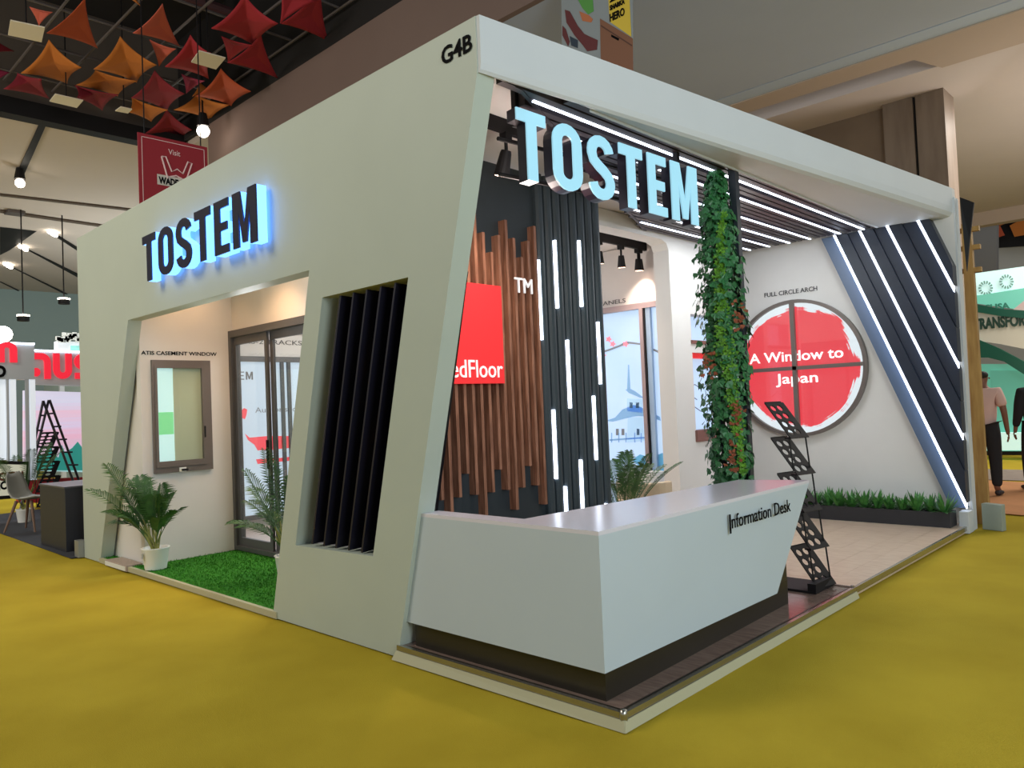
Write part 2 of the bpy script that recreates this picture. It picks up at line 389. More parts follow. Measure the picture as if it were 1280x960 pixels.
# back wall extra: G4B and backlit letters on side panel
text('stand_number', 'G4B', (-1.055, -.004, 3.425), .135, BLKTXT, (0,-1,0), width=.25, bold=.003, extrude=.001, label='black stand number G4B near the top corner of the white side panel', cat='lettering')
def sign(name, word, origin, rt, h, width, depth, face_m, body_m, label, cat, face_t=.012, gap=.03, t=.17, proud=0.0, slope=0.0):
    rt = Vector(rt).normalized(); out = rt.cross(Vector((0,0,1))); origin = Vector(origin)
    root = empty(name, origin, label, cat)
    ws = [glyph(c, t)[0] for c in word]; sp = .12
    tot = sum(ws)+sp*(len(ws)-1); k = width/tot; x = 0
    for c, wd in zip(word, ws):
        _, o, hs = glyph(c, t)
        P = lambda q, d: origin+rt*((x+q[0])*k)+Vector((0,0,1))*(q[1]*h-slope*(x+q[0])*k)+out*d
        bod = B().prism([P(q, gap) for q in o], out*(depth-gap), [[P(q, gap) for q in hh] for hh in hs]).out('letter', body_m, root)
        f = B().prism([P(q, depth) for q in o], out*face_t, [[P(q, depth) for q in hh] for hh in hs]).out('letter_face', face_m, bod)
        x += wd+sp
    return root
sign('side_sign', 'TOSTEM', (-5.15, 0, 2.77), (1,0,0), .42, 2.14, .105, NAVY, GLOWB, 'navy TOSTEM letters with blue halo light on the white side panel', 'sign')
# front hanging letters
SB = mat('dark_letter_return', (30, 30, 44), .35)
o0 = Vector((-.75,0,0))+nI*.2+u*.41+Vector((0,0,2.80))
rt = u; 
fo = u.cross(Vector((0,0,1))); fd0 = u; fl_ = 1.71; fA = Vector((-.75,0,0))+nI*.2+u*.41
fs = sign('hanging_sign', 'TOSTEM', Vector((fA.x, fA.y, 2.835))-fo*.09, u, .42, fl_, .078, GLOWF, SB, 'glowing pale blue TOSTEM letters with dark sides hanging under the front beam', 'sign', gap=0.0, slope=.05)
for s_ in (.5, 2.0):
    p = Vector((fA.x, fA.y, 0))-fo*.1+fd0*(.08 if s_ < 1 else fl_-.1)
    z0 = 3.2
    B().box((p.x-.018,p.y-.018,z0-.02),(p.x+.018,p.y+.018,3.43)).out('hanger', BLKMET, fs)
pA = Vector((fA.x,fA.y,0))-fo*.185; pB = pA+fd0*fl_
B().tube([pA+Vector((0,0,3.12)), pB+Vector((0,0,3.12))], .013, 6).out('mounting_rail', BLKMET, fs)
B().tube([pA+Vector((0,0,2.9)), pB+Vector((0,0,2.9))], .013, 6).out('mounting_rail', BLKMET, fs)

# slatted ceiling raft
SLAT = mat('dark_plum_slat', (58, 50, 56), .5)
raft = empty('slatted_ceiling_raft', (-1.5, 3, 3.3), 'dark slatted ceiling raft with white light lines behind the front beam', 'ceiling panel')
def y0(x): return .14+(-.78-x)*2.38
def rafty(x): return max(.16, y0(x), (x+.82)*8.27)
px_ = .28; j = 0; x = -.845
leds = [-.85, -1.11, -1.45, -1.70, -1.95, -2.2]
xx = -.735
while xx > -2.38:
    near = min(abs(xx-l) for l in leds)
    if near > .045:
        a = rafty(xx)
        B().box((xx-.026, a, 3.30), (xx+.026, 6.03, 3.38)).out('slat', SLAT, raft)
    xx -= .07
for l in leds:
    if l < -2.38: continue
    B().box((l-.010, rafty(l)+(.22 if l > -.9 else .12), 3.294), (l+.010, 6.02, 3.302)).out('light_line', LED, raft)
B().prism([(-.78,.33,3.385),(-.715,.95,3.385),(-.715,6.03,3.385),(-2.39,6.03,3.385),(-2.39,y0(-2.39),3.385)], (0,0,.012)).out('backing', mat('raft_backing', (30, 28, 34), .7), raft)
B().prism([(-.78,.30,3.295),(-2.39,y0(-2.39),3.295),(-2.39,y0(-2.39)+.06,3.295),(-.78,.36,3.295)], (0,0,.09)).out('edge_bar', SLAT, raft)
B().box((-.716,.9,3.285),(-.704,6.03,3.42)).out('edge_bar', BEAMW, raft, label='white edge bar')

# diagonal dark LED panel on the back wall
def clip(poly, a, b, c):   # keep a*x+b*z<=c
    out = []
    for i in range(len(poly)):
        p, q = poly[i], poly[(i+1) % len(poly)]; fp = a*p[0]+b*p[1]-c; fq = a*q[0]+b*q[1]-c
        if fp <= 0: out.append(p)
        if fp*fq < 0: t = fp/(fp-fq); out.append((p[0]+(q[0]-p[0])*t, p[1]+(q[1]-p[1])*t))
    return out
YP = 6.06; zt = 3.30; sl = .39
dp = empty('diagonal_led_panel', (-.7, YP, .2), 'dark navy diagonal plank panel with four slanting white light lines on the back wall', 'wall panel')
def bandpoly(xa, xb):
    q = [(xa,zt),(xb,zt),(xb+sl*3.1,zt-3.1),(xa+sl*3.1,zt-3.1)]
    q = clip(q, 1, 0, -.005); q = clip(q, 0, -1, -.24)
    q = clip(q, 3.30-2.70, .22, .22*3.30+(3.30-2.70)*(-.20)) if q else q
    return q
lines_ = [-1.19, -.91, -.62, -.31]
edges_ = [(-1.36, -1.205, BAND, .05), (-1.175, -1.05, PLANK, 0), (-1.045, -.925, PLANK, .02), (-.895, -.77, PLANK, 0), (-.765, -.635, PLANK, .02), (-.605, -.47, PLANK, 0), (-.465, -.325, PLANK, .02), (-.295, -.1, PLANK, 0)]
for xa, xb, mm, dy in edges_:
    q = bandpoly(xa, xb)
    if len(q) > 2: B().prism(Y(q, YP+dy), (0, 6.2-YP-dy, 0)).out('plank', mm, dp, **({'label': 'dark edge plank with LED glow painted into its colour'} if mm is BAND else {}))
for l in lines_:
    q = bandpoly(l-.012, l+.014)
    if len(q) > 2: B().prism(Y(q, YP-.004), (0, .04, 0)).out('light_line', LED, dp)
# end post of back wall
eb = B().box((-.06, 5.96, .0), (.03, 6.14, .22)).out('corner_block', BEAMW, label='white block at the foot of the diagonal light panel', cat='block', bevel=.004)
B().box((-.0, 6.2, .0), (.018, 6.34, 3.5)).out('trim_3', BEAMW, kind='structure', label='white end strip of back wall')

# ------------------------------------------------------------------ round window
rw = empty('round_window', (-1.76, 6.17, 1.81), 'round window with taupe cross bars over a glowing red disc reading A Window to Japan', 'window')
def disc(cx, cz, r, y, d, n=64, hr=0):
    o = [(cx+r*math.cos(2*math.pi*i/n), cz+r*math.sin(2*math.pi*i/n)) for i in range(n)]
    h = [(cx+hr*math.cos(2*math.pi*i/n), cz+hr*math.sin(2*math.pi*i/n)) for i in range(n)]
    return B().prism(Y(o, y), (0,-d,0), [Y(h, y)] if hr else [])
def japan_mat():
    M = bpy.data.materials.new('backlit_red_disc_print'); M.use_nodes = True; nt = M.node_tree; L = nt.links
    b = nt.nodes['Principled BSDF']; b.inputs['Roughness'].default_value = .3
    tc = nt.nodes.new('ShaderNodeTexCoord'); sub = nt.nodes.new('ShaderNodeVectorMath'); sub.operation = 'SUBTRACT'; sub.inputs[1].default_value = (-1.76, 6.1, 1.81)
    L.new(tc.outputs['Object'], sub.inputs[0])
    ln = nt.nodes.new('ShaderNodeVectorMath'); ln.operation = 'LENGTH'; L.new(sub.outputs[0], ln.inputs[0])
    nrm = nt.nodes.new('ShaderNodeVectorMath'); nrm.operation = 'NORMALIZE'; L.new(sub.outputs[0], nrm.inputs[0])
    # streaky brush edge: noise over direction, plus radius rings
    n = nt.nodes.new('ShaderNodeTexNoise'); n.inputs['Scale'].default_value = 2.2; n.inputs['Detail'].default_value = 6; L.new(nrm.outputs[0], n.inputs['Vector'])
    cmb = nt.nodes.new('ShaderNodeCombineXYZ'); L.new(ln.outputs['Value'], cmb.inputs[0])
    sc = nt.nodes.new('ShaderNodeVectorMath'); sc.operation = 'MULTIPLY_ADD'; sc.inputs[1].default_value = (45, 1, 1)
    L.new(cmb.outputs[0], sc.inputs[0]); L.new(nrm.outputs[0], sc.inputs[2])
    n2 = nt.nodes.new('ShaderNodeTexNoise'); n2.inputs['Scale'].default_value = 1.5; n2.inputs['Detail'].default_value = 3; L.new(sc.outputs[0], n2.inputs['Vector'])
    a1 = nt.nodes.new('ShaderNodeMath'); a1.operation = 'MULTIPLY_ADD'; a1.inputs[1].default_value = .30; L.new(n.outputs['Fac'], a1.inputs[0]); L.new(ln.outputs['Value'], a1.inputs[2])
    a2 = nt.nodes.new('ShaderNodeMath'); a2.operation = 'MULTIPLY_ADD'; a2.inputs[1].default_value = .14; L.new(n2.outputs['Fac'], a2.inputs[0]); L.new(a1.outputs[0], a2.inputs[2])
    r = nt.nodes.new('ShaderNodeValToRGB'); r.color_ramp.elements[0].position = .93; r.color_ramp.elements[1].position = .945
    r.color_ramp.elements[0].color = lin((246, 62, 76))+(1,); r.color_ramp.elements[1].color = lin((240, 244, 252))+(1,)
    L.new(a2.outputs[0], r.inputs[0])
    b.inputs['Base Color'].default_value = (.03,.03,.03,1); L.new(r.outputs[0], b.inputs['Emission Color']); b.inputs['Emission Strength'].default_value = 1.0
    return M
disc(-1.76, 1.81, .80, 6.198, .02).out('backlit_print', japan_mat(), rw)
disc(-1.76, 1.81, .825, 6.198, .07, hr=.785).out('window_frame', FRAME, rw)
B().box((-1.785, 6.10, 1.02), (-1.735, 6.145, 2.60)).out('cross_bar', FRAME, rw)
B().box((-2.55, 6.10, 1.785), (-.97, 6.144, 1.83)).out('cross_bar', FRAME, rw)
disc(-1.76, 1.81, .785, 6.155, .004).out('pane', GLASS, rw)
for ln_, z_, x0_, w_ in (('A Window to', 1.90, -2.36, 1.16), ('Japan', 1.63, -2.03, .52)):
    text('lettering', ln_, (x0_, 6.17, z_), .175, mat('lit_white_text', (250,244,246), .4, emit=.9), (0,-1,0), parent=rw, width=w_, bold=.002, extrude=.002, label='white lettering')
text('wall_caption', 'FULL CIRCLE ARCH', (-2.13, 6.195, 2.715), .075, GREYTXT, (0,-1,0), width=.66, bold=.001, extrude=.002, label='dark caption FULL CIRCLE ARCH on the back wall above the round window', cat='lettering')

# ------------------------------------------------------------------ interior: dark screen, slats
XS = -2.0
scr = box('wall_dark_screen', (XS-.08, .14, PZ), (XS, 2.63, 3.38), DARK, kind='structure', label='dark slate screen wall facing the desk')
slp = empty('wood_slat_feature', (XS, 1, 1), 'vertical walnut wood slats of stepped lengths on the dark screen wall', 'wall panel')
tops = [2.93, 2.80, 2.66, 2.80]; bots = [.70, .86, 1.02, .86]
y = 1.725; i = 0
while y > .2:
    dz = 0
    B().box((XS, y-.026, bots[i % 4]), (XS+.07, y+.002, tops[i % 4])).out('slat', WOOD, slp)
    y -= .083; i += 1
bat = empty('fluted_led_screen', (XS, 2.2, 1), 'dark fluted battens with staggered white light lines beside the wood slats', 'wall panel')
y = 1.775; i = 0; BP = .108
for i in range(8):
    ya = 1.775+i*BP
    q = [(XS,ya),(XS+.03,ya+.004),(XS+.05,ya+.02),(XS+.055,ya+.045),(XS+.05,ya+.07),(XS+.03,ya+.086),(XS,ya+.09)]
    B().prism([(a, b_, PZ) for a, b_ in q], (0,0,3.31)).out('batten', DARKS, bat, smooth=False)
for i, (p0, p1) in enumerate([((673,325),(680,425)),((691,300),(697,385)),((720,300),(726,383)),((742,402),(747,480)),((708,425),(715,510)),((694,512),(700,598)),((738,495),(744,575)),((708,608),(712,655)),((725,575),(731,650)),((755,630),(757,652))]):
    a = at(*p0, 'x', XS+.045); c = at(*p1, 'x', XS+.045)
    ym = (a.y+c.y)/2; kk = round((ym-1.770)/BP); ym = 1.7695+kk*BP
    ym = min(max(ym, 1.77), 2.62)
    zb = c.z if i < 7 else c.z-.25
    B().box((XS+.02, ym-.0085, zb), (XS+.055, ym+.0085, a.z)).out('light_line', LED, bat)
# red panel with lettering
rp = empty('red_floor_sign', (XS+.1, 1, 2), 'bright red square sign reading RedFloor mounted on the wood slats', 'sign')
B().box((XS+.08, .50, 1.665), (XS+.10, 1.265, 2.40)).out('red_panel', RED, rp)
text('lettering', 'RedFloor', (XS+.103, .635, 1.71), .185, WHTXT, (1,0,0), parent=rp, width=.61, extrude=.003, label='white lettering')
text('trademark_letters', 'TM', (XS+.09, 1.43, 2.37), .17, WHTXT, (1,0,0), width=.20, extrude=.006, label='small white TM letters on the wood slats right of the red sign', cat='lettering')

# inner wall with lintel and pillar
XW = -2.4
wi = B().prism(X([(2.63,3.42),(2.63,3.25),(4.32,3.25),(4.42,3.22),(4.46,3.15),(4.47,PZ),(5.62,PZ),(5.62,3.42)], XW), (-.2,0,0), [X([(4.86,1.05),(5.5,1.05),(5.5,2.02),(4.86,2.02)], XW), X([(4.86,2.14),(5.5,2.14),(5.5,2.46),(4.86,2.46)], XW)])
wi.out('wall_inner', CREAM, kind='structure', label='cream inner wall with lintel beside the showroom opening')
BLUEW = mat('pale_blue_backlit_print', (136, 152, 170), .4, emit=.78, ecol=(194, 220, 248), rgb2=(110, 134, 160), scale=1.2)
sw = empty('small_side_window', (XW-.1, 5.2, 1.1), 'small brown framed window with red header showing a pale printed scene left of the ivy', 'window')
BRNF = mat('brown_window_sill', (122, 82, 74), .5)
B().box((XW-.16, 4.86, 1.05), (XW-.14, 5.5, 2.46)).out('backlit_print', BLUEW, sw)
B().box((XW-.12, 4.86, 1.96), (XW-.05, 5.5, 2.02)).out('header', RED, sw, label='red header strip')
B().box((XW-.12, 4.84, 1.0), (XW+.03, 5.52, 1.13)).out('sill', BRNF, sw, label='brown sill')
B().box((XW-.12, 4.84, 2.12), (XW+.02, 5.52, 2.16)).out('transom', BRNF, sw, label='brown transom')
PINK = mat('pink_print', (236, 130, 150), .5, emit=.3); GRYP = mat('grey_branch_print', (120, 128, 140), .5); BLP = mat('blue_ink_print', (122, 166, 210), .5, emit=.25); BLP2 = mat('pale_blue_ink_print', (160, 196, 228), .5, emit=.4)
for yy, zz in ((5.0,1.5),(5.12,1.62),(5.08,1.36)):
    B().tube([(XW-.138, yy-.12, zz), (XW-.138, yy, zz+.04), (XW-.138, yy+.15, zz-.02)], .006, 4).out('printed_branch', GRYP, sw)

# showroom back wall with pagoda windows
YB = 5.05
box('wall_showroom_back', (-7.28, YB, PZ), (-2.6, YB+.1, 3.42), INWALL, kind='structure', label='showroom back wall')
pw = empty('pagoda_window', (-3.6, YB, .6), 'tall sliding window frame over a pale blue backlit print of a pagoda', 'window')
x0, x1, z0, z1 = -5.3, -2.62, .16, 2.62
B().box((x0, YB-.02, z0), (x1, YB, z1)).out('backlit_print', BLUEW, pw)
fr = B().prism(Y([(x0-.05,z0-.08),(x1+.01,z0-.08),(x1+.01,z1+.07),(x0-.05,z1+.07)], YB-.09), (0,.09,0), [Y([(x0,z0),(x1-.03,z0),(x1-.03,z1),(x0,z1)], YB-.09)])
FR2 = mat('mauve_aluminium_frame', (158, 140, 142), .4, metal=.2); fr.out('window_frame', FR2, pw)
xm = at(808, 480, 'y', YB-.08).x
B().box((xm-.05, YB-.10, z0), (xm+.0, YB-.03, z1)).out('mullion', FR2, pw)
B().box((xm+.0, YB-.085, z0), (xm+.022, YB-.03, z1)).out('seal', BLKMET, pw, label='black seal strip')
B().box((xm+.022, YB-.07, z0), (xm+.09, YB-.03, z1)).out('mullion', mat('pale_blue_frame', (150, 176, 204), .35), pw, label='pale blue reflecting mullion')
def flat(name, pts, m, parent, y=YB-.024, d=.003, **kw):
    P = [at(a, b_, 'y', y) for a, b_ in pts]; return B().prism([(p.x, y, p.z) for p in P], (0,-d,0)).out(name, m, parent, **kw)
pg = flat('pagoda_print', [(757,526),(766,527),(778,524),(790,521),(798,520),(812,521),(826,526),(825,521),(812,514),(799,508),(792,506),(778,512),(769,522)], BLP, pw, label='blue pagoda roof print')
flat('pagoda_tier_print', [(782,487),(786,491),(800,497),(806,498),(794,489),(788,486)], BLP, pw, label='upper blue roof print')
flat('pagoda_tower_print', [(784,498),(803,499),(803,516),(784,514)], BLP2, pw, label='pale upper storey print')
flat('pagoda_hall_print', [(785,521),(803,522),(805,551),(784,553)], BLP2, pw, label='pale lower storey print')
flat('pagoda_spire_print', [(784,487),(788,486),(786.2,456),(785.2,456)], BLP, pw, label='thin blue spire print')
flat('pagoda_rail_print', [(762,549),(806,546),(806,548),(762,551)], BLP, pw, label='blue railing print')
for xx in (764,773,782,793,801): flat('rail_post_print', [(xx,541),(xx+1.2,541),(xx+1.2,553),(xx,553)], BLP, pw)
for xx in (770,777,796): flat('printed_window', [(xx,536),(xx+3.5,536),(xx+3.5,544),(xx,544)], GRYP, pw)
for xx in (787,795): flat('printed_window', [(xx,503),(xx+4,503),(xx+4,510),(xx,510)], GRYP, pw)
flat('printed_rocks', [(790,575),(800,568),(815,572),(828,566),(845,578),(846,592),(838,598),(822,590),(806,588)], mat('teal_ink_print', (90, 160, 200), .5, emit=.3), pw, label='teal rocks print')
flat('printed_branch', [(752,439),(762,436),(775,431),(780,428),(785,427),(800,429),(800,431),(786,429.5),(776,433),(763,438),(752,441.5)], GRYP, pw)
flat('printed_branch', [(815,435),(822,438),(829,441),(838,441),(838,443.5),(828,443.5),(815,437.5)], GRYP, pw)
for cx_, cy_ in ((761,424),(766,430),(782,430),(830,452),(837,453),(754,444)):
    pts = []
    for i in range(10):
        r_ = 4.2 if i % 2 == 0 else 2.2; a = i*math.pi/5; pts.append((cx_+r_*math.cos(a), cy_+r_*math.sin(a)))
    flat('printed_blossom', pts, PINK, pw, y=YB-.028)
c_ = at(752, 388, 'y', YB-.002)
text('wall_caption', 'XS-4 PANELS', (c_.x-.32, YB-.003, 2.735), .075, GREYTXT, (0,-1,0), width=.70, extrude=.002, label='dark caption ending PANELS above the pagoda window', cat='lettering')

# far-left inner wall window (seen through glass door)
XF = -7.28
fw = empty('graphic_sliding_window', (XF, 2, .2), 'wide sliding window with a white print of grey EM letters and a red ink stroke', 'window')
WGRAPH = mat('white_blue_backlit_print', (130, 136, 144), .4, emit=.72, ecol=(214, 230, 248))
B().box((XF, 1.3, .22), (XF+.015, 4.9, 2.22)).out('backlit_print', WGRAPH, fw)
B().prism(X([(1.26,.16),(4.94,.16),(4.94,2.29),(1.26,2.29)], XF+.06), (-.06,0,0), [X([(1.3,.22),(4.9,.22),(4.9,2.22),(1.3,2.22)], XF+.06)]).out('window_frame', FRAMED, fw)
for yy in (2.42, 2.52, 3.3, 4.1): B().box((XF+.02, yy, .22), (XF+.055, yy+.045, 2.22)).out('mullion', FRAMED, fw)
gx = 1.44
for ch in 'TOSTEM':
    w__, o_, hs_ = glyph(ch, .13)
    B().prism([(XF+.018, gx+p[0]*.155, 1.985+p[1]*.105) for p in o_], (.002,0,0), [[(XF+.018, gx+p[0]*.155, 1.985+p[1]*.105) for p in hh] for hh in hs_]).out('letter', mat('mid_grey_letter', (104,108,112), .5), fw); gx += (w__+.14)*.155
text('lettering', 'Authorised', (XF+.018, 2.05, 1.55), .10, mat('pale_grey_text', (150,156,164), .5), (1,0,0), parent=fw, width=.6, extrude=.002, label='pale grey lettering')
RINK = mat('red_ink_print', (236, 84, 96), .5, emit=.4)
def flatx(pts, x=XF+.017):
    P = [at(a, b_, 'x', x) for a, b_ in pts]; return B().prism([(x, p.y, p.z) for p in P], (.002,0,0))
flatx([(306,542),(312,547),(335,545),(362,545),(362,560),(340,562),(322,563),(318,556),(310,550)]).out('ink_stroke', RINK, fw)
flatx([(320,574),(345,573),(362,571),(362,576),(340,578),(322,580)]).out('ink_stroke', RINK, fw)
flatx([(300,515),(305,510),(309,512),(308,519),(306,524),(302,522)]).out('ink_stroke', RINK, fw)
text('wall_caption', 'XS-2 TRACKS', (XF+.003, 1.92, 2.46), .09, GREYTXT, (1,0,0), width=.86, extrude=.002, label='dark caption ending 2 TRACKS seen through the glass door', cat='lettering')
box('trim_4', (XF, 1.3, 2.62), (XF+.06, 4.9, 2.70), FRAMED, kind='structure')

# glass door of the recess
gd = empty('glass_sliding_door', (-4.5, 1.1, PZ), 'grey framed sliding glass door at the back of the turf entrance', 'door')
YD = 1.10
xL, xR = -5.95, -2.47
B().prism(Y([(xL,.055),(xR,.055),(xR,2.45),(xL,2.45)], YD-.03), (0,.11,0), [Y([(xL+.055,.10),(xR-.055,.10),(xR-.055,2.375),(xL+.055,2.375)], YD-.03)]).out('door_frame', FRAMED, gd)
pw_ = .735
for i in range(4):
    a = xL+.055+pw_*i; c = a+pw_; yy = YD+(.0 if i % 2 == 0 else .035)
    lf = B().prism(Y([(a,.10),(c,.10),(c,2.375),(a,2.375)], yy), (0,.03,0), [Y([(a+.06,.19),(c-.05,.19),(c-.05,2.29),(a+.06,2.29)], yy)]).out('door_leaf', FRAMED, gd)
    B().box((a+.06,yy+.012,.19),(c-.05,yy+.018,2.29)).out('pane', GLASS, lf)
    if i in (0,1): B().box((c-.04,yy-.02,.95),(c-.02,yy,1.25)).out('handle', BLKMET, lf)
# casement window on W1
cw = empty('casement_window', (-5.95, .5, .95), 'small taupe framed casement window on the cream entrance side wall', 'window')
XC = -5.95
ya, yb, za, zb = .235, .845, .955, 2.12
B().prism(X([(ya,za),(yb,za),(yb,zb),(ya,zb)], XC), (.035,0,0), [X([(ya+.04,za+.10),(yb-.10,za+.10),(yb-.10,zb-.075),(ya+.04,zb-.075)], XC)]).out('window_frame', FRAME, cw)
B().prism(X([(ya+.02,za+.06),(yb-.07,za+.06),(yb-.07,zb-.05),(ya+.02,zb-.05)], XC+.035), (.012,0,0), [X([(ya+.045,za+.12),(yb-.10,za+.12),(yb-.10,zb-.085),(ya+.045,zb-.085)], XC+.035)]).out('sash', FRAME, cw)
B().box((XC+.002, ya+.04, za+.10), (XC+.008, yb-.1, zb-.07)).out('backing_panel', mat('pale_olive_view', (198, 200, 176), .4), cw, label='pale olive panel')
B().box((XC+.009, ya+.045, za+.11), (XC+.012, ya+.215, zb-.08)).out('backlit_print', mat('aqua_lit_view', (200, 230, 232), .3, emit=.6), cw, label='aqua lit strip')
B().box((XC+.013, ya+.06, 1.35), (XC+.014, ya+.21, 1.58)).out('printed_greenery', mat('lit_green_print', (140, 224, 160), .4, emit=.4), cw, label='green printed patch')
B().box((XC+.02, ya+.045, za+.11), (XC+.024, yb-.1, zb-.08)).out('pane', GLASS, cw)
B().box((XC+.047, .50, .965), (XC+.075, .56, .985)).out('handle', BLKMET, cw)
B().box((XC+.036, .48, .955), (XC+.048, .55, 1.0)).out('sticker', POT, cw, label='small white sticker')
B().box((XC+.047, yb-.09, 1.30), (XC+.06, yb-.08, 1.42)).out('handle', BLKMET, cw)
text('wall_caption', 'ATIS CASEMENT WINDOW', (XC+.003, .145, 2.175), .055, BLKTXT, (1,0,0), width=.79, bold=.0008, extrude=.002, label='black caption ATIS CASEMENT WINDOW above the casement window', cat='lettering')

# ------------------------------------------------------------------ spotlights on tracks, added interior fills
def spot(name, loc, label, aim=(0,0,-1), col=(1,.78,.62), power=14, track=None, h=.14, r=.05, group=None):
    root = empty(name, loc, label, 'spotlight', group)
    l = Vector(loc)
    B().box((l.x-.03,l.y-.03,l.z-.0),(l.x+.03,l.y+.03,l.z+.05)).out('adapter', BLKMET, root)
    B().tube([l, l+Vector((0,0,-.07))], .012, 8).out('stem', BLKMET, root)
    d = Vector(aim).normalized(); s = l+Vector((0,0,-.07))
    B().tube([s, s+d*.02, s+d*h], [r*.62, r*.72, r], 16).out('lamp_head', BLKMET, root, smooth=False)
    B().tube([s+d*(h+.0005), s+d*(h+.004)], r*.8, 16).out('lens', mat('warm_lamp_lens', (255,214,190), .3, emit=9, ecol=(255,206,176)), root)
    li = bpy.data.lights.new('spot_bulb', 'SPOT'); li.energy = power; li.color = col; li.spot_size = 1.9; li.spot_blend = .8; li.shadow_soft_size = .05
    lo = bpy.data.objects.new('spot_bulb', li); C.objects.link(lo); lo.location = s+d*(h+.02); lo.rotation_euler = d.to_track_quat('-Z','Y').to_euler()
    return root
a = at(632, 168, 'z', 3.33)
box('lighting_track', (a.x-.018, a.y-.45, 3.335), (a.x+.018, a.y+.25, 3.429), BLKMET, label='short black lighting track on the ceiling above the wood slats', cat='lighting track')
spot('track_spotlight', (a.x, a.y, 3.29), 'black track spotlight left of the hanging letter T', (-.35,0,-1), power=45, r=.055, h=.17)
a = at(780, 292, 'y', 3.9)
zt_ = 3.36
tb = at(770, 286, 'z', zt_)
box('lighting_track', (-3.1, 2.7, 3.325), (-3.06, 5.04, 3.429), BLKMET, label='long black lighting track on the showroom ceiling', cat='lighting track')
for i, (qx, lb) in enumerate(((748,'leftmost showroom track spotlight beside the fluted screen'),(775,'second showroom track spotlight from the fluted screen'),(796,'third showroom track spotlight from the fluted screen'),(818,'showroom track spotlight nearest the cream pillar'))):
    d_ = at(qx, 290, 'x', -3.08); d_.z = 3.28; d_.y = min(d_.y, 4.9)
    spot('track_spotlight', (-3.08, d_.y, 3.28), lb, (-.1,.15,-1), power=26, group='showroom spotlights')
box('duct_box', (-4.6, 3.8, 3.02), (-3.75, 4.3, 3.429), mat('blue_grey_unit', (120, 136, 168), .4), label='blue grey box unit under the showroom ceiling behind the spotlights', cat='box')
spot('recess_spotlight', (-4.6, .62, 3.36), 'warm spotlight inside the entrance recess', (-.2,.1,-1), col=(1,.56,.26), power=60)
spot('recess_spotlight', (-5.5, .55, 3.36), 'warm spotlight near the casement window wall', (-.3,.1,-1), col=(1,.58,.3), power=16)
area('showroom_overhead_fill', (-5.0, 3.0, 3.40), (-5.0, 3.0, 0), 1.6, 110, (1,.95,.9))  # added fill for the dark showroom; no ceiling panel is built
def bulb(name, loc, p, col, r=.12):
    l = bpy.data.lights.new(name, 'POINT'); l.energy = p; l.color = col; l.shadow_soft_size = r; o = bpy.data.objects.new(name, l); C.objects.link(o); o.location = loc
bulb('desk_bay_fill', (-1.15, .75, 2.75), 14, (1,.86,.78))  # added point fill that brightens the ceiling above the dark screen
bulb('showroom_fill', (-3.4, 3.9, 2.7), 15, (1,.93,.88))  # bare point fill added to raise the showroom ambient
bulb('recess_warm_fill', (-4.6, .45, 3.0), 6, (1,.62,.34))  # added warm fill for the recess walls, without a fixture
bulb('recess_neutral_fill', (-4.3, .5, 2.3), 10, (.95,.97,1))  # neutral fill added to brighten the entrance recess
area('lounge_overhead_fill', (-1.6, 4.6, 3.27), (-1.6, 4.8, 0), .8, 22, (.92,.98,1.0))  # unseen area fill added below the raft, no panel there
bulb('lounge_fill', (-1.5, 4.4, 2.7), 8, (1,.97,.92))  # added point fill lifting the ambient behind the desk

# ------------------------------------------------------------------ information desk
DW = mat('white_desk_laminate', (186, 199, 209), .4, var=.02, scale=2)
ds = empty('information_desk', (-.5, 1, PZ), 'white L shaped information desk with dark recessed plinth at the platform corner', 'desk')
ZT = .86; ZB = .215
# right front fascia (x = -.12), slanted end
B().prism([(-.12,.03,ZB),(-.12,1.87,ZB),(-.14,2.50,ZT),(-.12,.03,ZT)], (-.03,0,0)).out('front_panel', DW, ds)
B().prism([(-1.635,.03,ZB),(-.15,.03,ZB),(-.15,.03,ZT),(-1.45,.03,ZT)], (0,.03,0)).out('side_panel', DW, ds)
B().prism([(-.1201,.0301,ZT-.002),(-.14,2.50,ZT-.002),(-.60,2.36,ZT-.002),(-.72,.16,ZT-.002),(-1.42,.16,ZT-.002),(-1.45,.0301,ZT-.002)], (0,0,.022)).out('desktop', mat('lilac_white_top', (214, 212, 224), .22), ds)
B().prism([(-.15,1.87,ZB),(-.15,2.49,ZT-.004),(-.6,2.35,ZT-.004),(-.6,1.87,ZB)], (0,-.03,0)).out('end_panel', DW, ds)
B().prism([(-1.57,.065,PZ),(-.145,.065,PZ),(-.20,2.2,PZ),(-.6,2.2,PZ),(-.6,.4,PZ),(-1.57,.4,PZ)], (0,0,.16)).out('plinth', NEARBLK, ds)
B().prism([(-.20,1.7,PZ),(-.20,2.2,PZ),(-.205,2.2,.62),(-.205,2.0,.4)], (-.38,0,0)).out('plinth_end', NEARBLK, ds)
t_ = at(912, 652, 'x', -.115); t2 = at(983, 627, 'x', -.125)
text('lettering', 'I', (-.113, t_.y-.005, .685), .165, BLKTXT, (1,0,0), parent=ds, width=.016, extrude=.002, label='tall black letter I')
text('lettering', 'nformation Desk', (-.113, t_.y+.022, .712), .118, BLKTXT, (1,0,0), parent=ds, width=t2.y-t_.y+.01, bold=.0, extrude=.002, label='black lettering')

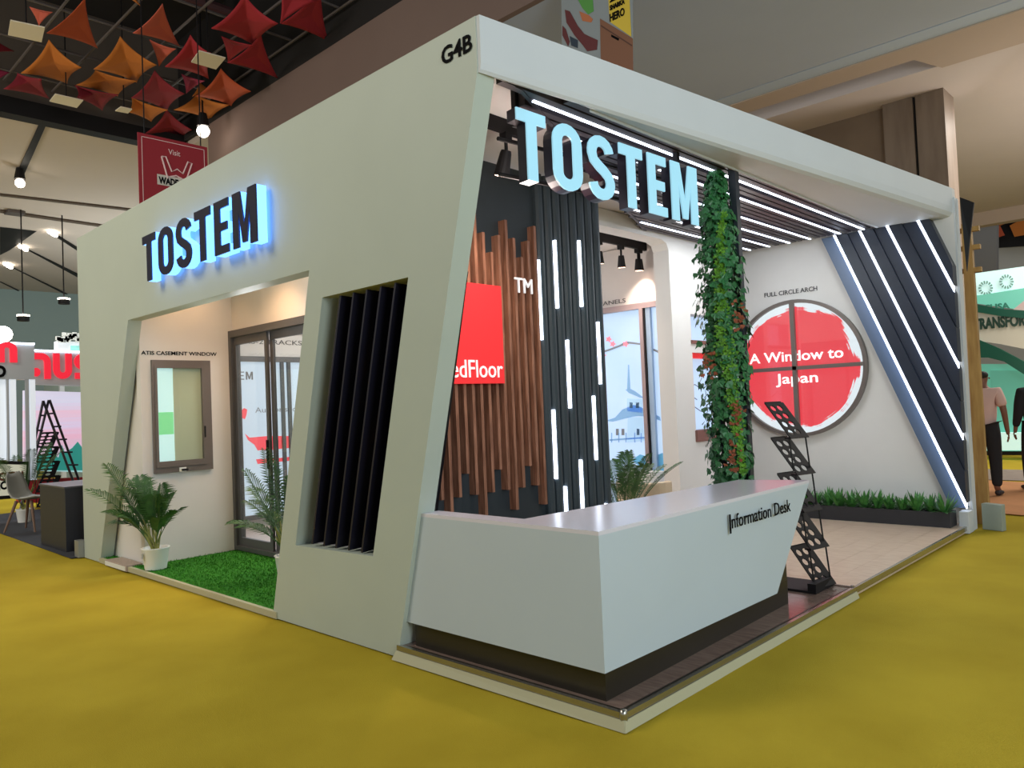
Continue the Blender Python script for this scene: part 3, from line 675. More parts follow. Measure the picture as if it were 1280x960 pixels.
# ------------------------------------------------------------------ brochure rack
def rack(root, base, tiers, wv, ev, ph, tw, m_, lean):
    wv = Vector(wv); ev = Vector(ev); up = Vector((0,0,1)); b0 = Vector(base)
    for i in range(tiers):
        P = b0+up*(.02+i*ph)-ev*(lean*i)
        Q = P+up*(ph*1.0)-ev*(ph*.80)       # top corner of panel
        d = Q-P; holes = []; L = 4
        for r_ in range(L):
            for c_ in range(2):
                cu, cv = .27+.40*c_, (r_+.5)/L*.9+.05
                holes.append([P+wv*(tw*(cu+.15*math.cos(2*math.pi*k/10)))+d*(cv+.082*math.sin(2*math.pi*k/10)) for k in range(10)])
        nn = wv.cross(d).normalized()*.008
        B().prism([P, P+wv*tw, P+wv*tw+d, P+d], nn, holes).out('tray', m_, root)
        # lip at bottom and pocket shelf
        B().prism([P, P+wv*tw, P+wv*tw-ev*.05+up*.0, P-ev*.05], up*.012).out('tray_shelf', m_, root)
        B().prism([Q-d*.05, Q+wv*tw-d*.05, Q+wv*tw-ev*.0+up*.012, Q+up*.012], ev*.004).out('tray_lip', m_, root)
        # side rail with dots
        sd = wv*(tw*1.0)
        hl = [[P+sd+d*(s_/12)+wv*.004+d*.02*math.sin(k*1.57)+nn*(1.2+.5*math.cos(k*1.57)) for k in range(4)] for s_ in range(1,12)]
        B().prism([P+sd, P+sd+d, P+sd+d+wv*.028, P+sd+wv*.028], nn*.6).out('side_rail', m_, root)
        if i < tiers-1:
            P2 = b0+up*(.02+(i+1)*ph)-ev*(lean*(i+1))
            for s_ in (0, tw):
                B().tube([P-ev*.0+wv*s_+up*.0+d*.12, P2+wv*s_+up*.0-ev*.01], .006, 6).out('link_bar', m_, root)
rk = empty('brochure_rack', (-.3, 2.6, PZ), 'black zigzag brochure rack with round holes standing at the end of the desk', 'rack')
rack(rk, (-.16, 2.60, PZ), 5, (.2,.98,0), (.98,-.2,0), .268, .20, BLKMET, .04)
B().box((-.62, 2.52, PZ), (-.14, 2.86, PZ+.018)).out('base', BLKMET, rk, bevel=.003)
B().box((-.20, 2.52, PZ+.018), (-.14, 2.82, PZ+.07)).out('base_block', BLKMET, rk)

# ------------------------------------------------------------------ planter with small plants
pl = empty('planter_box', (-1, 5.9, PZ), 'long low black planter box along the back wall', 'planter')
B().prism([(-2.0,5.80,PZ),(-.1,5.80,PZ),(-.1,6.04,PZ),(-2.0,6.04,PZ)], (0,0,.155), [[(-1.98,5.82,PZ),(-.12,5.82,PZ),(-.12,6.02,PZ),(-1.98,6.02,PZ)]]).out('box_walls', mat('black_planter', (42,42,46), .5), pl)
B().box((-1.98,5.82,PZ+.08),(-.12,6.02,PZ+.13)).out('soil', SOIL, pl)
def tuft(seed, n=36, R=.24):
    rnd = random.Random(seed); b = B()
    for i in range(n):
        a = rnd.uniform(0,6.28); el = rnd.uniform(.35,1.35); L = rnd.uniform(.6,1)*R
        d = Vector((math.cos(a)*math.cos(el), math.sin(a)*math.cos(el), math.sin(el))); sd = Vector((-math.sin(a), math.cos(a), 0))*.018
        p0 = Vector((d.x*.01, d.y*.01, 0)); p1 = p0+d*L*.55; p2 = p0+d*L+Vector((0,0,-.03*(1.4-el)))
        b.add([p0-sd*.4, p0+sd*.4, p1+sd, p1-sd, p2], [(0,1,2,3),(3,2,4)])
    return b
tm = [tuft(k).mesh(False) for k in range(4)]
for mm in tm: mm.materials.append(LEAFD)
PLN = ['planter plant at the left end, beside the brochure rack']+['']*12+['planter plant at the right end, beside the light panel']
for i in range(14):
    o = bpy.data.objects.new('leafy_plant', tm[i % 4]); C.objects.link(o)
    o.location = (-1.9+i*.133, 5.915+random.uniform(-.03,.03), PZ+.125); o.rotation_euler = (0,0,random.uniform(0,6)); s_ = random.uniform(.85,1.25); o.scale = (s_,s_,s_)
    ordn = ['leftmost','second','third','fourth','fifth','sixth','seventh','eighth','ninth','tenth','eleventh','twelfth','thirteenth','rightmost'][i]
    props(o, f'{ordn} small green leafy plant'+(' from the left' if 0 < i < 13 else '')+' in the long black planter box', 'plant', 'plants in the long black planter')

# ------------------------------------------------------------------ ivy column
VX, VY = -.83, 2.70
iv = empty('ivy_column', (VX, VY, PZ), 'dark steel post overgrown with dark and yellow green ivy behind the desk', 'plant')
B().box((VX+.06, VY+.06, PZ), (VX+.12, VY+.12, 3.30)).out('post', STEEL, iv)
B().box((VX-.06, VY-.05, PZ), (VX-.03, VY-.02, 3.30)).out('post', STEEL, iv)
def leafshape(s):
    return [(0,0,0),(.5*s,.15*s,.06*s),(.42*s,.5*s,0),(.16*s,.62*s,.04*s),(0,s,-.05*s),(-.16*s,.62*s,.04*s),(-.42*s,.5*s,0),(-.5*s,.15*s,.06*s)]
LF = [(0,1,2),(0,2,3),(0,3,4),(0,4,5),(0,5,6),(0,6,7)]
def colrad(z):
    # half width of foliage with height
    pts = [(0,.13),(.6,.14),(1.2,.16),(1.9,.185),(2.5,.18),(2.9,.13),(3.1,.08),(3.32,.06)]
    for (a, ra), (c, rc) in zip(pts, pts[1:]):
        if z <= c: return ra+(rc-ra)*(z-a)/(c-a)
    return .06
def leafmat(p, nrm, s, roll):
    z = Vector(nrm).normalized(); dn = Vector((0,0,-1))+Vector((math.sin(roll)*.8, math.cos(roll)*.8, 0)); y = (dn-z*dn.dot(z)).normalized(); x = y.cross(z)
    M = Matrix((x, y, z)).transposed().to_4x4(); M.translation = p; return M @ Matrix.Scale(s, 4)
vb = B(); lm = B().add(leafshape(1), LF).mesh(False); lm.materials.append(LEAFB)
rnd = random.Random(3)
for i in range(3600):
    z = .3+3.0*rnd.random(); a = rnd.uniform(0, 6.283); R = colrad(z)*rnd.uniform(.55, 1.0)*(1+.18*noise.noise(Vector((math.cos(a)*1.5, math.sin(a)*1.5, z*2.2))))
    p = Vector((VX-.02+R*math.cos(a)*.95, VY-.0+R*math.sin(a)*1.05, z)); nr = Vector((math.cos(a), math.sin(a), rnd.uniform(-.2,.7)))+Vector((rnd.uniform(-.5,.5),)*2+(0,))
    M = leafmat(p, nr, rnd.uniform(.035,.065), rnd.uniform(0,6.28)); vb.add([M @ Vector(v) for v in leafshape(1)], LF)
vb.out('dense_foliage', LEAFB, iv, fix=False, kind='stuff')
for i in range(260):
    z = .75+2.5*rnd.random(); a = rnd.uniform(-2.9, .9); R = colrad(z)*rnd.uniform(.98, 1.18)
    p = Vector((VX-.02+R*math.cos(a)*.95, VY+R*math.sin(a)*1.05, z)); nr = Vector((math.cos(a)+rnd.uniform(-.4,.4), math.sin(a)+rnd.uniform(-.4,.4), rnd.uniform(0,.6)))
    o = bpy.data.objects.new('leaf', lm); C.objects.link(o); o.parent = iv; o.matrix_parent_inverse = Matrix.Translation(-iv.location)
    o.matrix_world = leafmat(p, nr, rnd.uniform(.055,.085), rnd.uniform(0,6.28)); o.matrix_basis = leafmat(p, nr, rnd.uniform(.055,.085), rnd.uniform(0,6.28))
fb = B(); cvd = (CAM-Vector((VX,VY,1.5))).normalized(); cvd.z = 0; cvd.normalize(); sd_ = Vector((-cvd.y, cvd.x, 0))
fd = Vector((.42,-.9,0)).normalized(); fs_ = Vector((.9,.42,0))
for i in range(1000):
    z = rnd.uniform(.9, 2.95); w_ = .02+.05*max(0, 1-abs(z-1.9)/1.0)
    off = -.0+.05*math.sin(z*2.1)+rnd.gauss(0, w_*.5)
    R = colrad(z)*1.06
    p = Vector((VX-.02,VY,z))+fd*R+fs_*(off+.055)+Vector((0,0,0)); nr = fd+Vector((rnd.uniform(-.6,.6), rnd.uniform(-.6,.6), rnd.uniform(-.2,.8)))
    M = leafmat(p, nr, rnd.uniform(.018,.032), rnd.uniform(0,6.28)); fb.add([M @ Vector(v) for v in leafshape(1)], LF)
fb.out('fern_trail', LEAFC, iv, fix=False, kind='stuff', label='yellow green fern trail')
db = B()
for cz, co in ((1.35,.05),(1.75,-.12),(2.1,.12),(1.05,.02)):
    for i in range(26):
        z = cz+rnd.gauss(0,.06); p = Vector((VX,VY,z))+fd*(colrad(z)*1.1)+fs_*(co+rnd.gauss(0,.025)); nr = fd+Vector((rnd.uniform(-.6,.6), rnd.uniform(-.6,.6), rnd.uniform(-.2,.8)))
        M = leafmat(p, nr, rnd.uniform(.02,.04), rnd.uniform(0,6.28)); db.add([M @ Vector(v) for v in leafshape(1)], LF)
db.out('dried_leaves', BROWNL, iv, fix=False, kind='stuff', label='reddish brown dried leaves')

# ------------------------------------------------------------------ palms
def frond(p0, az, L, lift, droop, nl=22, lw=.0075, ll=.2, t0=.38):
    """curved rachis with leaflets, world coordinates"""
    b = B(); pts = []; N = 14; h = Vector((math.cos(az), math.sin(az), 0))
    for i in range(N+1):
        t = i/N; pts.append(Vector(p0)+h*(L*math.sin(lift)*t*(1+.15*t))+Vector((0,0,L*math.cos(lift)*t-droop*t*t*L)))
    b.tube(pts, [.006*(1-.8*i/N) for i in range(N+1)], 5)
    for k in range(nl):
        t = t0+(1-t0)*k/nl; i = min(int(t*N), N-1); p = pts[i].lerp(pts[i+1], t*N-i); tg = (pts[i+1]-pts[i]).normalized()
        sv = tg.cross(Vector((0,0,1))).normalized() if abs(tg.z) < .98 else Vector((-h.y, h.x, 0)); upv = sv.cross(tg)
        l = ll*math.sin(math.pi*(.22+.70*(t-t0)/(1-t0)))*random.uniform(.85,1.1)
        for s_ in (-1, 1):
            d = (sv*s_*.70+tg*.85+upv*.3).normalized(); q1 = p+d*l*.5; q2 = p+d*l+Vector((0,0,-.32*l)); wv = (tg*.8-sv*s_*.2).normalized()*lw
            b.add([p-wv*.4, p+wv*.4, q1+wv, q1-wv, q2], [(0,1,2,3),(3,2,4)])
    return b
def palm(name, loc, label, specs, pot_r=.125, pot_h=.21, pot=True, ll=.17, t0=.38):
    root = empty(name, loc, label, 'potted plant'); l = Vector(loc)
    B().lathe([(.0,0),(pot_r*.78,0),(pot_r*.80,.01),(pot_r,pot_h-.012),(pot_r+.008,pot_h),(pot_r-.008,pot_h),(pot_r-.02,pot_h-.03),(0,pot_h-.03)], l, 28).out('pot', POT, root, smooth=True)
    B().lathe([(0,pot_h-.028),(pot_r-.012,pot_h-.028)], l, 20).out('soil', SOIL, root)
    for k, (az, L, lift, droop) in enumerate(specs):
        a = k*2.4; p0 = l+Vector((.03*math.cos(a), .03*math.sin(a), pot_h-.03))
        frond(p0, math.radians(az), L, lift, droop, ll=ll, t0=t0).out('frond', LEAFA, root, fix=False)
        top = p0+Vector((math.cos(math.radians(az))*L*math.sin(lift)*.3, math.sin(math.radians(az))*L*math.sin(lift)*.3, L*math.cos(lift)*.3))
        B().tube([p0, top], [.009, .006], 6).out('stem', STEMG, root)
    return root
pc = at(178, 714, 'z', .045)
pp = palm('potted_palm', (pc.x+.02, pc.y+.12, .05), 'palm in a white pot on the turf beside the slanted entrance leg',
     [(203,1.15,.50,.14),(216,1.05,.62,.24),(200,.86,.42,.22),(228,.78,.55,.35),(48,.72,.26,.22),(25,.62,.42,.30),(60,.60,.16,.12),(190,.82,.20,.10),(215,.74,.08,.05),(30,.70,.10,.08),(250,.6,.4,.35),(208,.90,.30,.20),(225,.66,.40,.40),(350,.5,.35,.3),(330,.6,.12,.1),(200,.62,.30,.3),(220,.68,.22,.2),(180,.66,.18,.15),(205,.72,.55,.5)], ll=.24, t0=.46)
B().box((pc.x+.02, pc.y-.02, .17), (pc.x+.05, pc.y-.006, .22)).out('price_sticker', mat('grey_sticker', (190,188,186), .5), pp, label='small grey sticker')
q = at(352, 640, 'y', .82)
palm('potted_palm', (q.x+.40, .66, .05), 'palm standing before the glass door, half hidden by the white side panel', [(185,1.0,.55,.25),(200,.85,.5,.3),(210,1.0,.35,.15),(150,.8,.25,.1),(30,.8,.4,.2),(175,.8,.55,.4),(240,.8,.6,.4),(190,1.1,.2,.1),(220,.9,.15,.05),(195,.75,.75,.4)], ll=.22)
q = at(778, 600, 'y', 3.15)
palm('potted_palm', (q.x, 3.15, PZ), 'green palm inside the showroom opening behind the fluted screen and desk', [(a_, random.uniform(.85,1.1), random.uniform(.1,.55), random.uniform(.05,.35)) for a_ in range(0,360,24)], ll=.2)

# ------------------------------------------------------------------ interior furniture
BEIGE = mat('beige_leather', (206, 186, 158), .5)
q = at(812, 640, 'y', 4.0)
tc_ = empty('tub_chair', (q.x-.05, 4.0, PZ), 'beige tub armchair in the showroom behind the palm', 'chair')
cx_, cy_ = q.x-.05, 4.0
pts_o = [(cx_+.30*math.cos(math.radians(a)), cy_+.30*math.sin(math.radians(a))) for a in range(-160, 21, 15)]
pts_i = [(cx_+.23*math.cos(math.radians(a)), cy_+.23*math.sin(math.radians(a))) for a in range(20, -161, -15)]
B().prism([(x_, y_, PZ+.15) for x_, y_ in pts_o+pts_i], (0,0,.42)).out('backrest', BEIGE, tc_, bevel=.015)
B().lathe([(0,.15),(.22,.15),(.23,.18),(.23,.34),(.21,.37),(0,.38)], (cx_,cy_,PZ), 24).out('seat', BEIGE, tc_, smooth=True)
for a in (45,135,225,315):
    ca, sa = math.cos(math.radians(a)), math.sin(math.radians(a)); B().tube([(cx_+.16*ca,cy_+.16*sa,PZ+.16),(cx_+.19*ca,cy_+.19*sa,PZ)], [.016,.01], 8).out('leg', BLKMET, tc_)
q = at(805, 590, 'y', 4.6)
cb = empty('white_cabinet', (q.x, 4.6, PZ), 'low white cabinet standing under the pagoda print', 'cabinet')
B().box((q.x-.35, 4.55, PZ), (q.x+.12, 4.85, .66)).out('body', POT, cb, bevel=.006)
B().box((q.x-.34, 4.54, PZ+.05), (q.x-.12, 4.55, .62)).out('door', POT, cb); B().box((q.x-.11, 4.54, PZ+.05), (q.x+.11, 4.55, .62)).out('door', POT, cb)

# ------------------------------------------------------------------ right edge of booth: wood post and blocks
OCH = mat('ochre_timber', (178, 142, 84), .6, rgb2=(152, 114, 62), scale=5, stretch=(4,4,.5))
b0 = at(1229, 655, 'z', 0); tp = at(1213, 275, 'y', b0.y)
pst = empty('timber_post', (b0.x, b0.y, 0), 'tall ochre timber post standing just behind the booth end', 'post')
pt = at(1213, 278, 'y', b0.y)
B().prism([(b0.x-.06,b0.y,0),(b0.x+.06,b0.y,0),(b0.x+.05,b0.y,pt.z),(b0.x-.04,b0.y,pt.z)], (0,.08,0)).out('upright', OCH, pst)
B().box((b0.x-.16, b0.y+.0, 0), (b0.x-.075, b0.y+.05, 1.3)).out('side_board', mat('orange_timber', (186,120,60), .6), pst, label='orange side board')
for zz in (2.75, 3.0, 3.2): B().box((b0.x-.22, b0.y+.03, zz), (b0.x+.12, b0.y+.09, zz+.05)).out('cross_piece', OCH, pst)
g_ = at(1246, 662, 'z', 0)
B().prism([(g_.x-.12,g_.y-.04,0),(g_.x+.07,g_.y-.10,0),(g_.x+.09,g_.y-.02,0),(g_.x-.1,g_.y+.06,0)], (0,0,.27)).out('grey_block', mat('sage_grey_board', (148,156,146), .6), label='sage grey board block at the foot of the timber post', cat='block', bevel=.004)
t_ = at(1203, 262, 'y', 6.34)
B().prism([(.035,6.34,3.52),(.16,6.36,3.44),(.10,6.36,3.05),(.06,6.34,2.72)], (0,.03,0)).out('black_bracket', BLKMET, label='black triangular bracket on the top right end of the booth', cat='bracket')
# left end foot
B().box((-7.50,-.06,0),(-7.37,.02,.19)).out('metal_foot_box', mat('grey_metal_box', (150,152,150), .4, metal=.4), label='small grey metal box at the left foot of the white side panel', cat='box', bevel=.004)

# ------------------------------------------------------------------ hall overhead structure
GREYC = mat('grey_hall_soffit', (178, 188, 204), .8, var=.06, scale=.5)
BLUEG = mat('grey_hall_band', (180, 194, 212), .8)
BEIGEC = mat('beige_hall_fascia', (184, 166, 152), .8)
BROWN = mat('brown_hall_bulkhead', (124, 104, 96), .8, var=.08, scale=.5)
WALLB = mat('brown_concrete_wall', (128, 110, 92), .8, rgb2=(112, 94, 78), scale=.8)
LIGHTC = mat('pale_beige_hall_ceiling', (208, 196, 192), .8, var=.05, scale=.4)
B().box((-14.5, 5, 7.0), (10, 10.0, 7.3)).out('ceiling_hall_soffit', GREYC, kind='structure', label='grey hall soffit')
B().box((-14.5, 10.03, 7.0), (10, 10.42, 7.3)).out('ceiling_hall_band', BLUEG, kind='structure')
B().box((-14.5, 10.42, 6.98), (10, 11.0, 7.3)).out('ceiling_hall_beam', BEIGEC, kind='structure')
B().box((-14.5, 4.9, 7.0), (10, 5.0, 8.15)).out('wall_hall_bulkhead', BROWN, kind='structure', label='brown hall bulkhead')
wr = at(1190, 235, 'y', 13.0).x
B().box((-12, 13.0, 0), (wr-.55-.52, 13.5, 8.2)).out('wall_hall_rear', WALLB, kind='structure', label='brown hall wall above the booth')
COLM = mat('brown_column_cladding', (122, 106, 92), .5, rgb2=(106, 90, 76), scale=2, stretch=(3,3,.4))
hc = empty('hall_column', (wr-.5, 13, 0), 'brown clad hall column with a dark vertical joint above the booth', 'column')
B().box((wr-1.06, 12.8, 0), (wr-.53, 13.5, 8.2)).out('cladding_panel', COLM, hc)
B().box((wr-.53, 12.86, 0), (wr-.48, 13.5, 8.2)).out('dark_joint', BLKMET, hc)
B().box((wr-.48, 12.8, 0), (wr, 13.5, 8.2)).out('cladding_panel', COLM, hc)
B().prism([(wr+.0,11.0,6.99),(10,11.0,6.99),(10,11.7,6.99),(wr+.25,11.75,6.99)], (0,0,.3)).out('ceiling_hall_drop', BEIGEC, kind='structure')
B().box((-14, 11.7, 7.02), (12, 25.0, 7.3)).out('ceiling_hall_rear', LIGHTC, kind='structure', label='pale beige hall ceiling')
B().box((-14, 24.9, 6.6), (12, 25.3, 7.1)).out('trim_5', BEIGEC, kind='structure')
B().box((-6, 31.0, 0), (12, 31.3, 9)).out('wall_hall_far', mat('grey_far_wall', (190,190,188), .8), kind='structure')
# dark void over the left aisle + pipes
VOID = mat('dark_void_ceiling', (30, 26, 26), .9, var=.3, scale=1)
B().box((-16.5, -14, 10.6), (10, 4.9, 10.8)).out('ceiling_dark_void', VOID, kind='structure', label='dark technical ceiling over the aisle')
PIPE = mat('grey_ceiling_pipe', (92, 84, 82), .5)
tg = empty('ceiling_pipe_grid', (-10, 0, 9.6), 'grid of thin grey pipes under the dark hall ceiling carrying the fabric sails', 'pipes')
for i in range(11): B().tube([(-15.9, -4+i*.88, 8.62), (2, -4+i*.88, 8.62)], .025, 6).out('pipe', PIPE, tg)
for i in range(9): B().tube([(-15.5+i*1.6, -6, 8.68), (-15.5+i*1.6, 4.85, 8.68)], .025, 6).out('pipe', PIPE, tg)
for i in range(3): B().tube([(-13+i*3.2, -6, 10.1), (-13+i*3.2, 4.85, 10.1)], .11, 8).out('duct', mat('maroon_duct', (84,52,54), .6), tg, label='thick maroon duct')
dl = B().box((-16.1, -14, 7.9), (-15.75, 4.9, 8.25)).out('trim_6', BLKMET, kind='structure', label='black duct band')
B().box((-16.1, -14, 8.25), (-16.0, 4.9, 10.6)).out('wall_void_left', mat('taupe_void_wall', (96,86,78), .8), kind='structure')
B().box((-16.5, 4.9, 8.15), (10, 5.0, 10.8)).out('wall_void_right', VOID, kind='structure')
B().box((-16.1, -14.1, 7.9), (10, -14, 10.8)).out('wall_void_end', VOID, kind='structure')
# beige ceiling beyond
BG = mat('beige_left_ceiling', (196, 182, 170), .8, var=.05, scale=.3)
B().box((-60, -30, 8.0), (-16.1, 40, 8.2)).out('ceiling_hall_left', BG, kind='structure', label='beige hall ceiling on the left')
def cpoly(pts, z=7.985, d=-.03):
    P = [at(a, b_, 'z', z) for a, b_ in pts]; return B().prism([(p.x, p.y, z) for p in P], (0,0,d))
cpoly([(50,152),(58,154),(28,222),(19,220)]).out('ceiling_slot', BLKMET, label='wide black slot in the beige ceiling ending at a glowing spotlight', cat='slot')
for a_, lb in (([(0,242),(165,261),(165,263),(0,244)],'thin dark joint line across the beige ceiling'),([(0,262),(130,281),(130,283.5),(0,265)],'thicker dark joint line below the first on the beige ceiling')):
    cpoly(a_).out('ceiling_joint', mat('ceiling_joint_brown', (80,66,54), .8), label=lb, cat='joint')
cpoly([(0,284),(46,289),(12,313),(0,319)], d=.002).out('ceiling_opening', BLKMET, label='dark triangular opening in the beige ceiling', cat='opening')
LAMP = mat('ceiling_lamp_glow', (255,244,226), .4, emit=14)
strips = [([(62,290),(66,290),(97,309),(97,313)],(66,292),'uppermost'),([(20,304),(34,311),(97,342),(97,346)],(29,310),'second'),([(0,326),(10,331),(92,371),(92,373)],(10,332),'third'),([(0,352),(1,352),(70,385),(70,387)],(62,382),'fourth'),([(0,374),(1,374),(48,397),(48,399)],(34,391),'fifth')]
for pts, lp, nm in strips:
    sl_ = cpoly(pts, z=7.98).out('ceiling_slot', BLKMET, label=f'{nm} of the thin slanting black slots in the ceiling at the left', cat='slot')
    p = at(*lp, 'z', 7.93); p2 = at(lp[0]+8, lp[1]+4.5, 'z', 7.93); dd = (p2-p)
    B().tube([p-dd*.5, p+dd*.5], .07, 6).out('lamp', LAMP, sl_)
for qx, qy, lb, r_ in ((25,229,'glowing spotlight at the end of the wide black ceiling slot',.11),(254,164,'bright glowing hall spotlight beside the red hanging banner',.13)):
    p = at(qx, qy, 'z', 7.6); sp = empty('hall_spotlight', p, lb, 'spotlight')
    bm = bmesh.new(); bmesh.ops.create_uvsphere(bm, u_segments=12, v_segments=8, radius=r_); me = bpy.data.meshes.new('b'); bm.to_mesh(me); bm.free(); me.transform(Matrix.Translation(p)); link('bulb', me, LAMP, sp, smooth=True)
    B().tube([p+Vector((0,0,.1)), p+Vector((0,0,.38))], [.13,.08], 10).out('housing', BLKMET, sp); B().tube([p+Vector((0,0,.38)), p+Vector((0,0,.4 if p.x < -16.1 else 3.0))], .02, 6).out('rod', BLKMET, sp)
for qx, qy, lb in ((80,377,'black pendant drum lamp hanging nearest the booth corner'),(29,398,'black pendant drum lamp hanging further left')):
    p = at(qx, qy, 'x', -24); pd = empty('pendant_lamp', p, lb, 'lamp')
    B().lathe([(0,-.08),(.16,-.08),(.16,.06),(0,.06)], p, 16).out('shade', BLKMET, pd); B().lathe([(0,.07),(.17,.07),(.17,.10),(0,.10)], p, 16).out('glow_ring', LAMP, pd); B().tube([p+Vector((0,0,.1)), Vector((p.x,p.y,8.0))], .02, 5).out('cord', BLKMET, pd)
box('ceiling_unit', at(17,268,'z',7.9)-Vector((.2,.2,.0)), at(17,268,'z',7.9)+Vector((.25,.25,.08)), PIPE, label='small grey box fixture on the beige ceiling joint', cat='fixture')

# fabric sails
ORG = mat('orange_sail_fabric', (186, 108, 38), .8); ORR = mat('orange_red_sail_fabric', (178, 76, 42), .8); REDS = mat('red_sail_fabric', (158, 32, 44), .8); CRI = mat('crimson_sail_fabric', (128, 24, 40), .8); COR = mat('coral_sail_fabric', (196, 92, 72), .8); MAG = mat('magenta_sail_fabric', (150, 40, 72), .8)
def sail(pts, m_, z, label):
    P = [at(a, b_, 'z', z+dz) for (a, b_), dz in zip(pts, (.25,-.12,.18,-.1))]
    n = len(P); c = sum(P, Vector())/n; K = 8; ring = []
    for i in range(n):
        a, d = P[i], P[(i+1) % n]; mid = (a+d)/2; ctl = mid.lerp(c, .30)
        for k in range(K):
            t = k/K; ring.append(a*(1-t)**2+ctl*2*t*(1-t)+d*t*t)
    b = B(); R = 4; M_ = len(ring); b.v.append(tuple(c+Vector((0,0,.06))))
    for r_ in range(1, R+1):
        f = r_/R
        for p in ring: b.v.append(tuple(c.lerp(p, f)+Vector((0,0,.06*(1-f)))))
    for k in range(M_): b.f.append((0, 1+k, 1+(k+1) % M_))
    for r_ in range(R-1):
        for k in range(M_):
            a = 1+r_*M_+k; d = 1+r_*M_+(k+1) % M_; b.f.append((a, a+M_, d+M_, d))
    me = b.mesh(True); bm = bmesh.new(); bm.from_mesh(me); bmesh.ops.solidify(bm, geom=bm.faces[:], thickness=.012); bm.to_mesh(me); bm.free()
    link('fabric_sail', me, m_, smooth=True, label=label, cat='fabric sail', group='stretched fabric sails under the hall ceiling')
SL = [([(106,-3),(58,41),(122,60)],ORR,'large orange red triangular sail at the upper left, right of the white ceiling panel'),
([(37,8),(66,15),(49,32)],COR,'small coral sail at the far upper left above the white ceiling panel'),
([(61,49),(26,91),(84,104),(102,84)],ORG,'orange sail furthest left under the white ceiling panel'),
([(22,91),(4,111),(62,123),(52,98)],CRI,'crimson sail furthest left, below the orange one'),
([(150,45),(117,86),(171,103),(196,81)],ORG,'large orange sail left of centre in the cluster'),
([(119,87),(95,106),(147,120),(172,101)],ORG,'low flat orange sail tucked under the large orange one'),
([(93,106),(96,122),(128,138),(148,118)],CRI,'dark crimson sail just above the black duct band'),
([(203,4),(166,41),(225,58)],COR,'tall coral pink triangular sail at the top middle'),
([(187,49),(220,61),(199,83)],COR,'small coral sail hanging below the tall coral one'),
([(238,43),(206,83),(261,98),(264,66)],REDS,'red sail partly hidden by a slanted white ceiling panel'),
([(305,-8),(264,35),(318,57),(348,29)],REDS,'largest red sail at the top right of the cluster'),
([(277,45),(316,56),(285,78)],REDS,'small red sail under the largest red one'),
([(326,42),(284,78),(348,98)],REDS,'red triangular sail above the brown bulkhead'),
([(350,-20),(350,29),(394,1)],REDS,'red sail cut by the top edge, right of the largest red one'),
([(401,-15),(351,29),(411,52)],REDS,'red sail furthest right in the cluster'),
([(276,85),(245,120),(289,132),(314,114)],ORR,'orange red sail lowest on the right, near the bulkhead'),
([(245,118),(217,137),(263,149),(287,131)],ORG,'orange sail just above the glowing hall spotlight'),
([(227,92),(256,101),(233,117)],MAG,'small magenta sail in the middle of the cluster'),
([(193,87),(164,122),(209,138),(231,117)],CRI,'crimson sail in the middle of the cluster'),
([(164,121),(160,140),(189,152),(210,137)],ORG,'orange sail directly above the red banner'),
([(208,136),(182,166),(228,176),(240,162)],CRI,'dark crimson sail right behind the top of the red banner'),
([(250,103),(240,121),(262,112)],ORG,'tiny orange sail beside the orange red one'),
([(-8,84),(-8,104),(12,91)],MAG,'magenta sail tip at the left edge'),
([(-8,48),(-8,66),(18,64)],CRI,'dark crimson sail tip at the left edge, uppermost'),
([(155,-8),(164,-8),(176,7)],ORG,'orange sail tip at the top edge')]
for i, (p, m_, lb) in enumerate(SL): sail(p, m_, 8.02+.1*(i % 3), lb)
PANW = mat('white_ceiling_panel', (226, 216, 196), .6)
for pts, lb in (([(13,26),(56,35),(52,53),(10,44)],'white rectangular ceiling panel at the upper left'),([(249,64),(282,73),(270,87),(239,78)],'white ceiling panel over the red sail'),([(69,118),(104,126),(96,135),(62,127)],'white ceiling panel near the black duct band'),([(151,134),(165,137),(160,142),(144,139)],'smallest white ceiling panel left of the red banner')):
    P = [at(a, b_, 'z', 7.72) for a, b_ in pts]; pn = B().prism([(p.x,p.y,7.72) for p in P], (0,0,.02)).out('ceiling_panel', PANW, label=lb, cat='ceiling panel')
    c = sum(P, Vector())/4; B().tube([(c.x,c.y,7.74),(c.x,c.y,10.6)], .012, 5).out('hanging_wire', BLKMET, pn)

# red banner
BAN = mat('dark_red_banner', (142, 24, 38), .7); XB = -9.6
def bx(px, py): p = at(px, py, 'x', XB); return (p.y, p.z)
tl, tr = bx(172,162), bx(259,187)
yL, yR = tl[0], tr[0]; zT = (tl[1]+tr[1])/2; hB = 2.6
bn = empty('hanging_banner', (XB, yL, zT-hB), 'dark red hanging banner reading Visit WADE ASIA behind the booth', 'banner')
B().box((XB-.02, yL, zT-hB), (XB, yR, zT)).out('cloth', BAN, bn)
LNW = mat('pale_pink_print', (226, 196, 196), .6)
wB = yR-yL
for a, c in (((yL+.05,zT-hB+.05),(yL+.058,zT-.05)),((yR-.058,zT-hB+.05),(yR-.05,zT-.05)),((yL+.05,zT-.058),(yR-.05,zT-.05))): B().box((XB+.001,a[0],a[1]),(XB+.004,c[0],c[1])).out('border_line', LNW, bn)
text('lettering', 'Visit', (XB+.004, yL+wB*.42, zT-.24), .12, LNW, (1,0,0), parent=bn, width=wB*.17, extrude=.002, label='small white script lettering')
def wln(pts): 
    return B().tube([(XB+.004, yL+a*wB, zT-.30-(b_-.52)*.62) for a, b_ in pts], .012, 5)
for pts in ([(.32,.52),(.38,.50),(.46,.85),(.54,.76),(.62,.85),(.70,.52),(.76,.54),(.66,1.04),(.60,.98),(.52,.93),(.44,.98),(.40,1.04),(.32,.52)],):
    wln(pts).out('banner_emblem', LNW, bn)
